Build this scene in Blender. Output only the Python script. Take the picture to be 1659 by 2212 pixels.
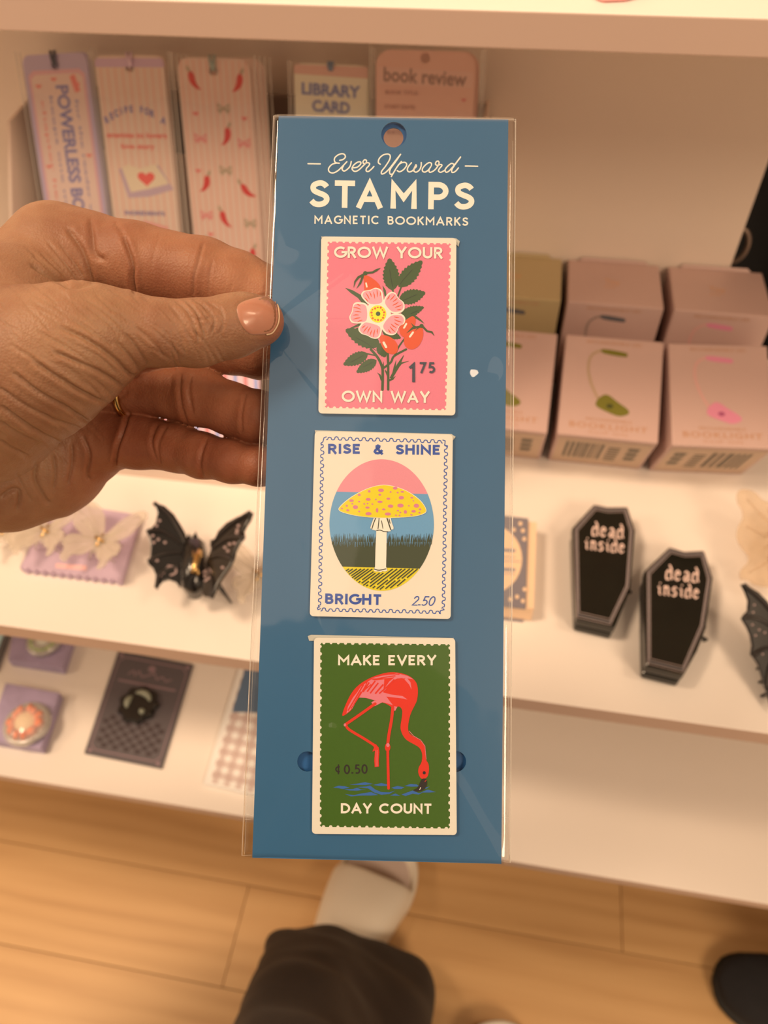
import bpy, bmesh, math, random
import numpy as np
from mathutils import Vector, Matrix

random.seed(7)
np.random.seed(7)
SC = bpy.context.scene
for o in list(bpy.data.objects):
    bpy.data.objects.remove(o)

# ------------------------------------------------------------------ camera
IW, IH, FP = 1659.0, 2212.0, 1650.0
CAMH = 1.15
_X = np.array([13042, -1482, 1650.]); _X /= np.linalg.norm(_X)
_Z = np.array([-47, 1424, 1650.]); _Z /= np.linalg.norm(_Z)
_Z = _Z - _X * (_X @ _Z); _Z /= np.linalg.norm(_Z)
_Y = np.cross(_Z, _X)
WM = np.stack([_X, _Y, _Z])                 # camera -> world rotation
CO = np.array([0, 0, CAMH])
cd = bpy.data.cameras.new('camera')
cam = bpy.data.objects.new('camera', cd)
SC.collection.objects.link(cam)
cam.matrix_world = Matrix([list(WM[0]) + [0], list(WM[1]) + [0], list(WM[2]) + [CAMH], [0, 0, 0, 1]])
cd.sensor_fit = 'VERTICAL'
cd.sensor_height = 36
cd.lens = FP * 36 / IH
cd.clip_start = 0.01
cd.dof.use_dof = True
cd.dof.focus_distance = 0.209
cd.dof.aperture_fstop = 14
SC.camera = cam

# ------------------------------------------------------------------ world, lights, exposure
SC.view_settings.view_transform = 'Standard'
SC.view_settings.look = 'None'
SC.view_settings.gamma = 1
SC.view_settings.use_curve_mapping = False
SC.view_settings.exposure = -0.07
w = bpy.data.worlds.new('world'); SC.world = w
w.use_nodes = True
w.node_tree.nodes['Background'].inputs[0].default_value = (1, .69, .45, 1)
w.node_tree.nodes['Background'].inputs[1].default_value = 0.47

def area(name, loc, target, size, power, col):
    l = bpy.data.lights.new(name, 'AREA'); l.shape = 'DISK'; l.size = size
    l.energy = power; l.color = col
    o = bpy.data.objects.new(name, l); SC.collection.objects.link(o)
    o.location = loc
    o.rotation_euler = (Vector(target) - Vector(loc)).to_track_quat('-Z', 'Y').to_euler()
    o['label'] = 'round warm lamp'
    return o
WARM = (1, .71, .46)
area('key_or_fill_light', (-1.35, -0.15, 3.1), (-.1, .3, .6), .6, 48, WARM)
area('key_or_fill_light', (1.35, 0.0, 3.1), (.1, .25, .6), .6, 14, WARM)  # fill added on the right to even out the key's shadows
area('key_or_fill_light', (2.0, -1.9, 2.9), (0, .5, .8), 1.0, 55, WARM)  # front fill added to brighten the back board and packs

area('key_or_fill_light', (-1.9, -.5, 2.1), (-.1, .2, 0), .6, 13, WARM)  # low fill added for the left floor, slide and lowest board
pl = bpy.data.lights.new('sleeve_veil_light', 'AREA'); pl.shape = 'RECTANGLE'; pl.size = 1.5; pl.size_y = 1.7; pl.energy = 5; pl.color = (1, .80, .62)
po = bpy.data.objects.new('sleeve_veil_light', pl); SC.collection.objects.link(po); po.location = (-.62, -1.15, 3.0)  # unseen panel added so the sleeve film shows a pale veil

# ------------------------------------------------------------------ geometry helpers
def ray(px, py):
    return WM @ (np.array([px - IW / 2, -(py - IH / 2), -FP]) / FP)
def P(px, py, depth):                        # a point at a distance along the lens axis
    return CO + ray(px, py) * depth
def onZ(px, py, z):
    d = ray(px, py); return CO + d * ((z - CAMH) / d[2])
def onY(px, py, y):
    d = ray(px, py); return CO + d * (y / d[1])
def onPl(px, py, o, n):
    d = ray(px, py); return CO + d * (np.dot(np.array(o) - CO, n) / np.dot(d, n))
def nrm(v):
    v = np.array(v, float); return v / np.linalg.norm(v)

def lin(c):
    r = []
    for v in c:
        v /= 255.0
        r.append(v / 12.92 if v <= .04045 else ((v + .055) / 1.055) ** 2.4)
    return r
ILL = (.94, .67, .45)
def seen(r, g, b, k=1.0):                    # the albedo that looks like this sRGB under the shop's warm lamps
    return tuple(min(.92, max(.003, v / i * k)) for v, i in zip(lin((r, g, b)), ILL))

MATS = {}
def mat(name, col, rough=.5, metal=0, var=.04, scale=40, bump=0, bscale=300, spec=.5, sss=0, alpha=1, coat=0, trans=0, coords='Object'):
    if name in MATS: return MATS[name]
    m = bpy.data.materials.new(name); m.use_nodes = True
    nt = m.node_tree; b = nt.nodes['Principled BSDF']
    tc = nt.nodes.new('ShaderNodeTexCoord')
    nz = nt.nodes.new('ShaderNodeTexNoise'); nz.inputs['Scale'].default_value = scale; nz.inputs['Detail'].default_value = 4
    nt.links.new(tc.outputs[coords], nz.inputs['Vector'])
    mx = nt.nodes.new('ShaderNodeMix'); mx.data_type = 'RGBA'
    mx.inputs[6].default_value = tuple(c * (1 - var) for c in col) + (1,)
    mx.inputs[7].default_value = tuple(min(1, c * (1 + var)) for c in col) + (1,)
    nt.links.new(nz.outputs['Fac'], mx.inputs[0])
    nt.links.new(mx.outputs[2], b.inputs['Base Color'])
    b.inputs['Roughness'].default_value = rough
    b.inputs['Metallic'].default_value = metal
    b.inputs['Specular IOR Level'].default_value = spec
    b.inputs['Alpha'].default_value = alpha
    b.inputs['Coat Weight'].default_value = coat
    b.inputs['Coat Roughness'].default_value = .08
    b.inputs['Transmission Weight'].default_value = trans
    if sss:
        b.inputs['Subsurface Weight'].default_value = sss
        b.inputs['Subsurface Radius'].default_value = (.9, .35, .2)
        b.inputs['Subsurface Scale'].default_value = .003
    if bump:
        n2 = nt.nodes.new('ShaderNodeTexNoise'); n2.inputs['Scale'].default_value = bscale; n2.inputs['Detail'].default_value = 5
        nt.links.new(tc.outputs[coords], n2.inputs['Vector'])
        bp = nt.nodes.new('ShaderNodeBump'); bp.inputs['Strength'].default_value = bump; bp.inputs['Distance'].default_value = .001
        nt.links.new(n2.outputs['Fac'], bp.inputs['Height'])
        nt.links.new(bp.outputs[0], b.inputs['Normal'])
    MATS[name] = m
    return m

def link(name, me, mats, parent=None):
    o = bpy.data.objects.new(name, me)
    SC.collection.objects.link(o)
    for m in (mats if isinstance(mats, (list, tuple)) else [mats]):
        me.materials.append(m)
    if parent is not None: o.parent = parent
    return o
def tag(o, label, cat=None, group=None, kind=None):
    if label: o['label'] = label
    if cat: o['category'] = cat
    if group: o['group'] = group
    if kind: o['kind'] = kind
    return o
def thing(name, label, cat, group=None, loc=(0, 0, 0)):
    o = bpy.data.objects.new(name, None); SC.collection.objects.link(o)
    o.location = loc; o.empty_display_size = .02
    OFF[o.name] = np.array(loc, float)
    return tag(o, label, cat, group)
OFF = {}

class MB:
    """collects polygons in world space, builds one mesh object (its children positions are made local to the parent)"""
    def __init__(s): s.v = []; s.f = []; s.mi = []
    def add(s, vs, fs, mi=0):
        b = len(s.v); s.v += [tuple(map(float, p)) for p in vs]
        for f in fs: s.f.append([b + i for i in f]); s.mi.append(mi)
    def quadbox(s, corners, mi=0):           # 8 corners: bottom 4 ccw, top 4 ccw
        s.add(corners, [(3, 2, 1, 0), (4, 5, 6, 7), (0, 1, 5, 4), (1, 2, 6, 5), (2, 3, 7, 6), (3, 0, 4, 7)], mi)
    def box(s, a, b, mi=0):
        x0, y0, z0 = a; x1, y1, z1 = b
        s.quadbox([(x0, y0, z0), (x1, y0, z0), (x1, y1, z0), (x0, y1, z0), (x0, y0, z1), (x1, y0, z1), (x1, y1, z1), (x0, y1, z1)], mi)
    def prism(s, pts, up, mi=0, cap0=True):  # pts: world points of one face; up: extrude vector (away from that face)
        n = len(pts); pts = [np.array(p, float) for p in pts]; up = np.array(up, float)
        s.add(pts + [p + up for p in pts], ([list(range(n))[::-1]] if cap0 else []) + [list(range(n, 2 * n))] +
              [(i, (i + 1) % n, n + (i + 1) % n, n + i) for i in range(n)], mi)
    def tube(s, pts, r, seg=10, mi=0, caps=True):
        pts = [np.array(p, float) for p in pts]; n = len(pts)
        rs = r if isinstance(r, (list, tuple, np.ndarray)) else [r] * n
        vs = []; prev = None
        for i, p in enumerate(pts):
            t = nrm(pts[min(i + 1, n - 1)] - pts[max(i - 1, 0)])
            a = prev if prev is not None else (np.array([0, 0, 1.]) if abs(t[2]) < .9 else np.array([1., 0, 0]))
            a = a - t * np.dot(a, t); a = nrm(a); b = np.cross(t, a); prev = a
            for k in range(seg):
                an = 2 * math.pi * k / seg
                vs.append(p + rs[i] * (a * math.cos(an) + b * math.sin(an)))
        fs = []
        for i in range(n - 1):
            for k in range(seg):
                k2 = (k + 1) % seg
                fs.append((i * seg + k, i * seg + k2, (i + 1) * seg + k2, (i + 1) * seg + k))
        if caps:
            fs.append(list(range(seg))[::-1]); fs.append(list(range((n - 1) * seg, n * seg)))
        s.add(vs, fs, mi)
    def build(s, name, mats, parent=None, smooth=False, bevel=0, bseg=2, label=None, auto=None, recalc=True):
        me = bpy.data.meshes.new(name)
        off = OFF.get(parent.name, np.zeros(3)) if parent is not None else np.zeros(3)
        org = off
        if parent is None:
            a = np.array(s.v); org = (a.min(0) + a.max(0)) / 2; org[2] = a[:, 2].min()
        me.from_pydata([tuple(np.array(v) - org) for v in s.v], [], s.f)
        o = link(name, me, mats, parent)
        if parent is None: o.location = org
        OFF[o.name] = org
        me.polygons.foreach_set('material_index', s.mi)
        if recalc:
            bm = bmesh.new(); bm.from_mesh(me)
            bmesh.ops.recalc_face_normals(bm, faces=bm.faces)
            bm.to_mesh(me); bm.free()
        if smooth:
            me.polygons.foreach_set('use_smooth', [True] * len(me.polygons))
            if auto:
                bm = bmesh.new(); bm.from_mesh(me)
                for e in bm.edges:
                    if len(e.link_faces) == 2 and e.calc_face_angle(0) > auto: e.smooth = False
                bm.to_mesh(me); bm.free()
        if bevel:
            md = o.modifiers.new('bevel', 'BEVEL'); md.width = bevel; md.segments = bseg; md.limit_method = 'ANGLE'; md.angle_limit = .6
        if label: o['label'] = label
        return o

def crom(pts, n=6, closed=False):            # Catmull-Rom through the points
    pts = [np.array(p, float) for p in pts]; out = []
    N = len(pts); rng = N if closed else N - 1
    for i in range(rng):
        p0 = pts[(i - 1) % N] if closed or i > 0 else pts[0]
        p1 = pts[i]; p2 = pts[(i + 1) % N]
        p3 = pts[(i + 2) % N] if closed or i + 2 < N else pts[-1]
        for k in range(n):
            t = k / n
            out.append(.5 * ((2 * p1) + (-p0 + p2) * t + (2 * p0 - 5 * p1 + 4 * p2 - p3) * t * t + (-p0 + 3 * p1 - 3 * p2 + p3) * t ** 3))
    if not closed: out.append(pts[-1])
    return out

# ------------------------------------------------------------------ flat print on a surface
class Print:
    """ink on a surface: fn(x, y, h) maps drawing units to a world point h above the surface"""
    def __init__(s, fn, h0=.00004, dh=.000006):
        s.fn = fn; s.mb = MB(); s.h = h0; s.dh = dh
    def lift(s, d=.00003): s.h += d
    def poly(s, pts, mi=0):
        s.mb.add([s.fn(x, y, s.h) for x, y in pts], [list(range(len(pts)))], mi); s.h += s.dh * .1
    def ell(s, cx, cy, rx, ry, mi=0, rot=0, n=20):
        c, sn = math.cos(rot), math.sin(rot)
        s.poly([(cx + rx * math.cos(a) * c - ry * math.sin(a) * sn, cy + rx * math.cos(a) * sn + ry * math.sin(a) * c)
                for a in [2 * math.pi * k / n for k in range(n)]], mi)
    def stroke(s, pts, wd, mi=0, rnd=True, taper=None):
        pts = [np.array(p, float) for p in pts]; n = len(pts)
        L = []; R = []
        closed = n > 2 and np.linalg.norm(pts[0] - pts[-1]) < 1e-6
        for i in range(n):
            if closed and i in (0, n - 1): d0 = pts[n - 1] - pts[n - 2]; d1 = pts[1] - pts[0]
            else:
                d0 = pts[i] - pts[i - 1] if i > 0 else pts[1] - pts[0]
                d1 = pts[i + 1] - pts[i] if i < n - 1 else pts[-1] - pts[-2]
            d0 = d0 / (np.linalg.norm(d0) + 1e-12); d1 = d1 / (np.linalg.norm(d1) + 1e-12)
            t = d0 + d1; ln = np.linalg.norm(t)
            t = t / ln if ln > 1e-6 else d0
            nn = np.array([-t[1], t[0]]); c = max(.45, abs(nn @ np.array([-d0[1], d0[0]])))
            ww = wd * (taper[i] if taper is not None else 1)
            L.append(pts[i] + nn * ww / 2 / c); R.append(pts[i] - nn * ww / 2 / c)
        vs = L + R
        s.mb.add([s.fn(x, y, s.h) for x, y in vs], [(i, i + 1, n + i + 1, n + i) for i in range(n - 1)], mi)
        s.h += s.dh * .1
        if rnd and not closed:
            for p in (pts[0], pts[-1]): s.ell(p[0], p[1], wd / 2, wd / 2, mi, n=10)
    def build(s, name, mats, parent, label=None):
        return s.mb.build(name, mats, parent, label=label, recalc=False)

def arc(cx, cy, rx, ry, a0, a1, n=12):
    return [(cx + rx * math.cos(math.radians(a0 + (a1 - a0) * k / n)), cy + ry * math.sin(math.radians(a0 + (a1 - a0) * k / n))) for k in range(n + 1)]
SCRV = [(.53, .80), (.47, .89), (.36, .96), (.24, .95), (.11, .87), (.08, .74), (.13, .62), (.28, .53), (.42, .46), (.52, .36), (.53, .22), (.44, .09), (.29, .04), (.14, .07), (.03, .2)]
SCRV = [tuple(q) for q in crom(SCRV, 3)]
GL = {
 'A': (.86, [[(.02, 0), (.43, 1), (.84, 0)], [(.17, .30), (.69, .30)]]),
 'B': (.62, [[(.06, .03), (.06, .97), (.3, .97)] + arc(.3, .75, .21, .22, 80, -80) + [(.06, .53)], [(.06, .53), (.32, .53)] + arc(.32, .28, .25, .25, 80, -80) + [(.06, .03)]]),
 'C': (.86, [arc(.48, .5, .45, .47, 48, 312, 22)]),
 'D': (.78, [[(.06, .03), (.06, .97), (.28, .97)] + arc(.28, .5, .45, .47, 85, -85, 16) + [(.06, .03)]]),
 'E': (.56, [[(.54, .97), (.06, .97), (.06, .03), (.54, .03)], [(.06, .52), (.47, .52)]]),
 'G': (.88, [arc(.48, .5, .45, .47, 48, 350, 24) + [(.93, .5), (.55, .5)]]),
 'H': (.7, [[(.06, 0), (.06, 1)], [(.64, 0), (.64, 1)], [(.06, .52), (.64, .52)]]),
 'I': (.12, [[(.06, 0), (.06, 1)]]),
 'K': (.66, [[(.06, 0), (.06, 1)], [(.62, 1), (.1, .47)], [(.22, .58), (.65, 0)]]),
 'L': (.5, [[(.06, 1), (.06, .03), (.5, .03)]]),
 'M': (.92, [[(.06, 0), (.06, .95), (.46, .38), (.86, .95), (.86, 0)]]),
 'N': (.76, [[(.06, 0), (.06, .95), (.7, .05), (.7, 1)]]),
 'O': (.98, [arc(.49, .5, .46, .47, 90, 450, 28)]),
 'P': (.6, [[(.06, 0), (.06, 1)], [(.06, .97), (.3, .97)] + arc(.3, .7, .26, .27, 80, -80) + [(.06, .43)]]),
 'R': (.64, [[(.06, 0), (.06, .97), (.3, .97)] + arc(.3, .72, .25, .25, 80, -80) + [(.06, .47)], [(.3, .47), (.62, 0)]]),
 'S': (.56, [SCRV]),
 'T': (.66, [[(0, .97), (.66, .97)], [(.33, 0), (.33, .97)]]),
 'U': (.72, [[(.06, 1), (.06, .35)] + arc(.36, .33, .3, .3, 180, 360, 12) + [(.66, 1)]]),
 'V': (.8, [[(.02, 1), (.4, .03), (.78, 1)]]),
 'W': (1.2, [[(.02, 1), (.32, .03), (.6, .9), (.88, .03), (1.18, 1)]]),
 'Y': (.76, [[(.02, 1), (.38, .45), (.74, 1)], [(.38, .45), (.38, 0)]]),
 '&': (.8, [[(.78, .0), (.24, .72), (.24, .88), (.36, .97), (.48, .88), (.46, .74), (.12, .4), (.06, .22), (.16, .06), (.36, .02), (.56, .1), (.76, .42)]]),
 '0': (.56, [arc(.28, .5, .24, .48, 90, 450, 22)]),
 '1': (.3, [[(.0, .76), (.22, .97), (.22, 0)]]),
 '2': (.5, [arc(.25, .72, .2, .25, 170, -30, 12) + [(.05, .03), (.5, .03)]]),
 '5': (.5, [[(.46, .97), (.12, .97), (.08, .56)] + arc(.22, .31, .24, .28, 100, -130, 14)]),
 '7': (.5, [[(.0, .97), (.48, .97), (.14, 0)]]),
 '.': (.16, [[(-.01, .07), (.17, .07)]]),
 '¢': (.5, [arc(.27, .5, .22, .33, 60, 300, 14), [(.27, -.08), (.27, 1.08)]]),
 ' ': (.38, []),
}
def stext(pr, s, x0, y0, x1, y1, cap, sw, mi=0, ls=.16, rnd=False, slant=0, down=True):
    """stroke lettering: baseline from (x0,y0) to (x1,y1), cap height in the same units"""
    ws = [GL[c][0] for c in s]; tot = sum(ws) + ls * (len(s) - 1)
    L = math.hypot(x1 - x0, y1 - y0); dx, dy = (x1 - x0) / L, (y1 - y0) / L
    ux, uy = (dy, -dx) if down else (-dy, dx)
    kx = L / tot; cx = 0
    for c, wd in zip(s, ws):
        for st in GL[c][1]:
            q = []
            for a, b in st:
                hw = sw / cap / 2; b_ = b if b in (0, 1) else (b if (b < 0 or b > 1) else hw + (b - .03) / .94 * (1 - 2 * hw))
                if c == 'A' and b == 1: b_ = 1 - hw
                b = b_; aa = (cx + a) * kx + slant * b * cap; bb = b * cap
                q.append((x0 + dx * aa + ux * bb, y0 + dy * aa + uy * bb))
            pr.stroke(q, sw, mi, rnd)
        cx += wd + ls

TXC = {}
def text_mesh(body, size=1, bold=0, extrude=0, spacing=1):
    key = (body, bold, extrude, spacing)
    if key not in TXC:
        c = bpy.data.curves.new('txt', 'FONT'); c.body = body; c.size = 1; c.offset = bold; c.extrude = extrude
        c.align_x = 'CENTER'; c.align_y = 'CENTER'; c.space_character = spacing; c.resolution_u = 3
        o = bpy.data.objects.new('txt', c); SC.collection.objects.link(o)
        dg = bpy.context.evaluated_depsgraph_get(); dg.update()
        m = bpy.data.meshes.new_from_object(o.evaluated_get(dg))
        vs = [v.co.copy() for v in m.vertices]; fs = [list(p.vertices) for p in m.polygons]
        bpy.data.objects.remove(o); bpy.data.curves.remove(c); bpy.data.meshes.remove(m)
        TXC[key] = (vs, fs)
    return TXC[key]
def ftext(pr, body, cx, cy, wd, ht=None, ang=0, mi=0, bold=0.01, down=True, spacing=1, bend=0):
    """font lettering centred at (cx,cy) in the print's units, scaled to width wd"""
    vs, fs = text_mesh(body, bold=bold, spacing=spacing)
    xs = [v.x for v in vs]; ys = [v.y for v in vs]
    w0 = max(xs) - min(xs); h0 = max(ys) - min(ys); mx = (max(xs) + min(xs)) / 2; my = (max(ys) + min(ys)) / 2
    kx = wd / w0; ky = (ht / h0) if ht else kx
    c, s = math.cos(ang), math.sin(ang); out = []
    for v in vs:
        a = (v.x - mx) * kx; b = (v.y - my) * ky
        if bend:
            b -= bend * (a / wd * 2) ** 2
        if down: b = -b
        out.append(pr.fn(cx + a * c - b * s, cy + a * s + b * c, pr.h))
    pr.mb.add(out, fs, mi); pr.h += pr.dh * .2

# ------------------------------------------------------------------ materials
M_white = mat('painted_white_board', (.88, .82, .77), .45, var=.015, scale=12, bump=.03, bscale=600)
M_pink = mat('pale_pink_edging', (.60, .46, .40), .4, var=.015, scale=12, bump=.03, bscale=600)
M_back = mat('back_board_paint', (.84, .73, .64), .5, var=.02, scale=8, bump=.04, bscale=500)
M_black = mat('black_plastic', (.012, .012, .012), .12, var=.3, scale=60, coat=.6)
M_blackmatt = mat('black_cloth', (.006, .006, .007), .9, var=.4, scale=60, bump=.3, bscale=300)
M_cream = mat('cream_ink', (.86, .84, .82), .5, var=.01)

# ------------------------------------------------------------------ structure: floor planks
def wood_mat():
    m = bpy.data.materials.new('oak_laminate'); m.use_nodes = True
    nt = m.node_tree; b = nt.nodes['Principled BSDF']; N = nt.nodes.new; Lk = nt.links.new
    tc = N('ShaderNodeTexCoord')
    oi = N('ShaderNodeObjectInfo')
    cmb = N('ShaderNodeVectorMath'); cmb.operation = 'ADD'
    sc = N('ShaderNodeVectorMath'); sc.operation = 'SCALE'; sc.inputs['Scale'].default_value = 13
    cx = N('ShaderNodeCombineXYZ'); Lk(oi.outputs['Random'], cx.inputs[0]); Lk(oi.outputs['Random'], cx.inputs[1]); Lk(cx.outputs[0], sc.inputs[0])
    Lk(tc.outputs['Object'], cmb.inputs[0]); Lk(sc.outputs[0], cmb.inputs[1])
    mp = N('ShaderNodeMapping'); mp.inputs['Scale'].default_value = (1.6, 13, 1); Lk(cmb.outputs[0], mp.inputs[0])
    n1 = N('ShaderNodeTexNoise'); n1.inputs['Scale'].default_value = 1.6; n1.inputs['Detail'].default_value = 6; n1.inputs['Distortion'].default_value = .6
    Lk(mp.outputs[0], n1.inputs[0])
    n2 = N('ShaderNodeTexWave'); n2.wave_type = 'BANDS'; n2.bands_direction = 'Y'; n2.inputs['Scale'].default_value = .8; n2.inputs['Distortion'].default_value = 9
    n2.inputs['Detail'].default_value = 2; n2.inputs['Detail Scale'].default_value = .8
    Lk(mp.outputs[0], n2.inputs[0])
    mp3 = N('ShaderNodeMapping'); mp3.inputs['Scale'].default_value = (6, 180, 1); Lk(cmb.outputs[0], mp3.inputs[0])
    n3 = N('ShaderNodeTexNoise'); n3.inputs['Scale'].default_value = 1.5; n3.inputs['Detail'].default_value = 3; Lk(mp3.outputs[0], n3.inputs[0])
    mx = N('ShaderNodeMix'); mx.inputs[0].default_value = .28; Lk(n1.outputs['Fac'], mx.inputs[2]); Lk(n2.outputs['Fac'], mx.inputs[3])
    mx2 = N('ShaderNodeMix'); mx2.inputs[0].default_value = .22; Lk(mx.outputs[0], mx2.inputs[2]); Lk(n3.outputs['Fac'], mx2.inputs[3])
    cr = N('ShaderNodeValToRGB'); e = cr.color_ramp.elements
    e[0].position = .12; e[0].color = seen(182, 118, 63) + (1,)
    e[1].position = .88; e[1].color = seen(224, 160, 95) + (1,)
    x = e.new(.45); x.color = seen(210, 146, 84) + (1,)
    Lk(mx2.outputs[0], cr.inputs[0]); Lk(cr.outputs[0], b.inputs['Base Color'])
    b.inputs['Roughness'].default_value = .42
    return m
M_wood = wood_mat()
fl = thing('floor', None, None); fl['kind'] = 'structure'
mb = MB(); mb.box((-2.6, -1.8, -.03), (2.6, 2.4, -.004)); mb.build('subfloor', mat('subfloor_dark', (.12, .07, .04), .8), fl)
PW = .125
def plank(x0, x1, y0):
    g = .00015
    m = MB()
    c = .0005
    x0 += g; x1 -= g; ya = y0 + g; yb = y0 + PW - g
    m.add([(x0, ya, -.004), (x1, ya, -.004), (x1, yb, -.004), (x0, yb, -.004), (x0 + c, ya + c, 0), (x1 - c, ya + c, 0), (x1 - c, yb - c, 0), (x0 + c, yb - c, 0)],
          [(4, 5, 6, 7), (0, 1, 5, 4), (1, 2, 6, 5), (2, 3, 7, 6), (3, 0, 4, 7)])
    return m.build('plank', M_wood, fl, recalc=False)
ri = 0
y = .139 - PW * 15
while y < 2.3:
    off = [-.262, -.95, -.62, -.05][(ri + 1) % 4]
    x = off - 1.2 * 2
    while x < 2.5:
        a = max(x, -2.5); bx = min(x + 1.2, 2.5)
        if bx - a > .02: plank(a, bx, y)
        x += 1.2
    y += PW; ri += 1

mb = MB(); mb.box((-2.6, .9, 0), (2.6, .96, 2.7))
wb = mb.build('wall_back', mat('wall_paint', (.55, .5, .46), .8, var=.03, scale=5)); wb['kind'] = 'structure'

# ------------------------------------------------------------------ the shelving unit
Z2, Z3 = .69, .5
YW = .605
su = thing('shelving_unit', 'white open shelving unit of three boards with a pale back board, holding small gifts', 'shelf', loc=(0, .4, 0))
TT = .0165
def board(z, yf, yb, x0, x1, th):
    m = MB(); m.box((x0, yf, z - th), (x1, yb, z))
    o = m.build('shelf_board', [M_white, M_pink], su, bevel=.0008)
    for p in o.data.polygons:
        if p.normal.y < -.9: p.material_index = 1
    return o
yt = .40
zt = onY(830, 15, yt)[2]
ztb = onY(830, 97, yt)[2]
board(zt, yt, .62, -1.2, 1.2, zt - ztb)
board(Z2, .244, .62, -1.2, 1.2, .015)
board(Z3, .2005, .62, -1.2, 1.2, .012)
m = MB(); m.box((-1.2, YW, Z3), (.181, YW + .012, 1.5)); m.build('back_panel', M_back, su)
for xx in (-1.2, 1.2 - .018):
    m = MB(); m.box((xx - .001, .28, 0), (xx + .019, .62, 1.5)); m.build('side_panel', M_white, su)

# ------------------------------------------------------------------ plate helper (outline with holes, given thickness)
def plate(mb, outer, holes, fn, h0, h1, mi=0, mis=None):
    bm = bmesh.new(); loops = []
    for lp in [outer] + list(holes):
        vs = [bm.verts.new((x, y, 0)) for x, y in lp]
        for i in range(len(vs)): bm.edges.new((vs[i], vs[(i + 1) % len(vs)]))
        loops.append(vs)
    bmesh.ops.triangle_fill(bm, use_beauty=True, edges=bm.edges[:])
    bm.verts.index_update()
    V = [(v.co.x, v.co.y) for v in bm.verts]; n = len(V)
    tf = [[v.index for v in f.verts] for f in bm.faces]
    sides = []
    for vs in loops:
        for i in range(len(vs)):
            a, b = vs[i].index, vs[(i + 1) % len(vs)].index
            sides.append((a, b, n + b, n + a))
    bm.free()
    pts = [fn(x, y, h0) for x, y in V] + [fn(x, y, h1) for x, y in V]
    mb.add(pts, [f[::-1] for f in tf] + [[n + i for i in f] for f in tf], mi)
    b = len(mb.v) - 2 * n
    for f in sides: mb.f.append([b + i for i in f]); mb.mi.append(mi if mis is None else mis)
def rquad(c, r, n=5):                        # rounded quadrilateral through four corners
    c = [np.array(p, float) for p in c]; out = []
    for i in range(4):
        p = c[i]; a = nrm(c[i - 1] - p); b = nrm(c[(i + 1) % 4] - p)
        s = p + a * r; e = p + b * r; ctr = p + (a + b) * r
        for k in range(n + 1):
            t = k / n * math.pi / 2
            out.append(ctr - b * r * math.cos(t) - a * r * math.sin(t))
    return [tuple(p) for p in out]
def circ(cx, cy, r, n=24, ry=None): return [(cx + r * math.cos(2 * math.pi * k / n), cy + (ry or r) * math.sin(2 * math.pi * k / n)) for k in range(n)]

def seenc(r, g, b, k=.84): return seen(r, g, b, k)
# ------------------------------------------------------------------ the card in its sleeve
_r = WM @ nrm([1, -.0205, 0]); _u = nrm([.0225, .9962, -.0834]); _u = WM @ _u
_u = nrm(_u - _r * (_r @ _u)); CN = np.cross(_r, _u)         # CN faces the viewer
CC = P(832, 1054, .2100)
def CP(px, py, h=0): return onPl(px, py, CC, CN) + CN * h

M_blue = mat('blue_card_stock', seenc(46, 82, 100, 1), .42, var=.03, scale=90, bump=.02, bscale=900)
M_bluedark = mat('blue_card_back_layer', seenc(26, 78, 112, 1), .5, var=.03, scale=90)
M_ink = mat('cream_lettering_ink', seenc(242, 210, 172), .5, var=.01)
card = thing('bookmark_card', 'tall blue card printed STAMPS, holding three stamp bookmarks, pinched by the hand', 'card', loc=CP(832, 1863))
mb = MB()
plate(mb, [(602, 250), (1098, 258), (1083, 1863), (545, 1850)], [circ(851, 291, 27.5), circ(664, 1645, 22), circ(984, 1645, 23)], CP, -.0004, 0)
mb.build('front_panel', M_blue, card)
mb = MB()
plate(mb, [(604, 253), (1096, 261), (1081, 1861), (548, 1849)], [circ(850, 297, 21.5)], lambda x, y, h: onPl(x, y, CC - CN * .0016, CN) + CN * h, -.0004, 0)
mb.build('back_panel', M_bluedark, card, label='darker blue back layer of the card')
mb = MB(); mb.prism([CP(545, 1850, -.002), CP(1083, 1863, -.002), CP(1083.2, 1866, -.002), CP(545, 1853, -.002)], CN * .002)
mb.build('bottom_fold', M_blue, card)

pr = Print(CP)
zx = lambda x, y: (560 + x * .34358, 230 + y * .34358)
def T(s, x0, y0, x1, y1, cap, sw, **k): stext(pr, s, *zx(x0, y0), *zx(x1, y1), cap * .34358, sw * .34358, **k)
for s, x0, x1 in (('S', 322, 428), ('T', 473, 600), ('A', 620, 765), ('M', 832, 982), ('P', 1068, 1178), ('S', 1232, 1338)):
    yb = 634 + (x0 - 322) * .0165
    T(s, x0, yb, x1, yb + (x1 - x0) * .0165, 172, 35)
T('MAGNETIC', 348, 738, 752, 741, 53, 9.5, ls=.3)
T('BOOKMARKS', 808, 743, 1310, 751, 53, 9.5, ls=.25)
pr.build('title_lettering', M_ink, card, 'cream capitals')
pr = Print(CP)
A = lambda pts: [(660 + x * .12055, 320 + y * .12055) for x, y in pts]
Bc = lambda pts: [(840 + x * .12055, 320 + y * .12055) for x, y in pts]
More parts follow.
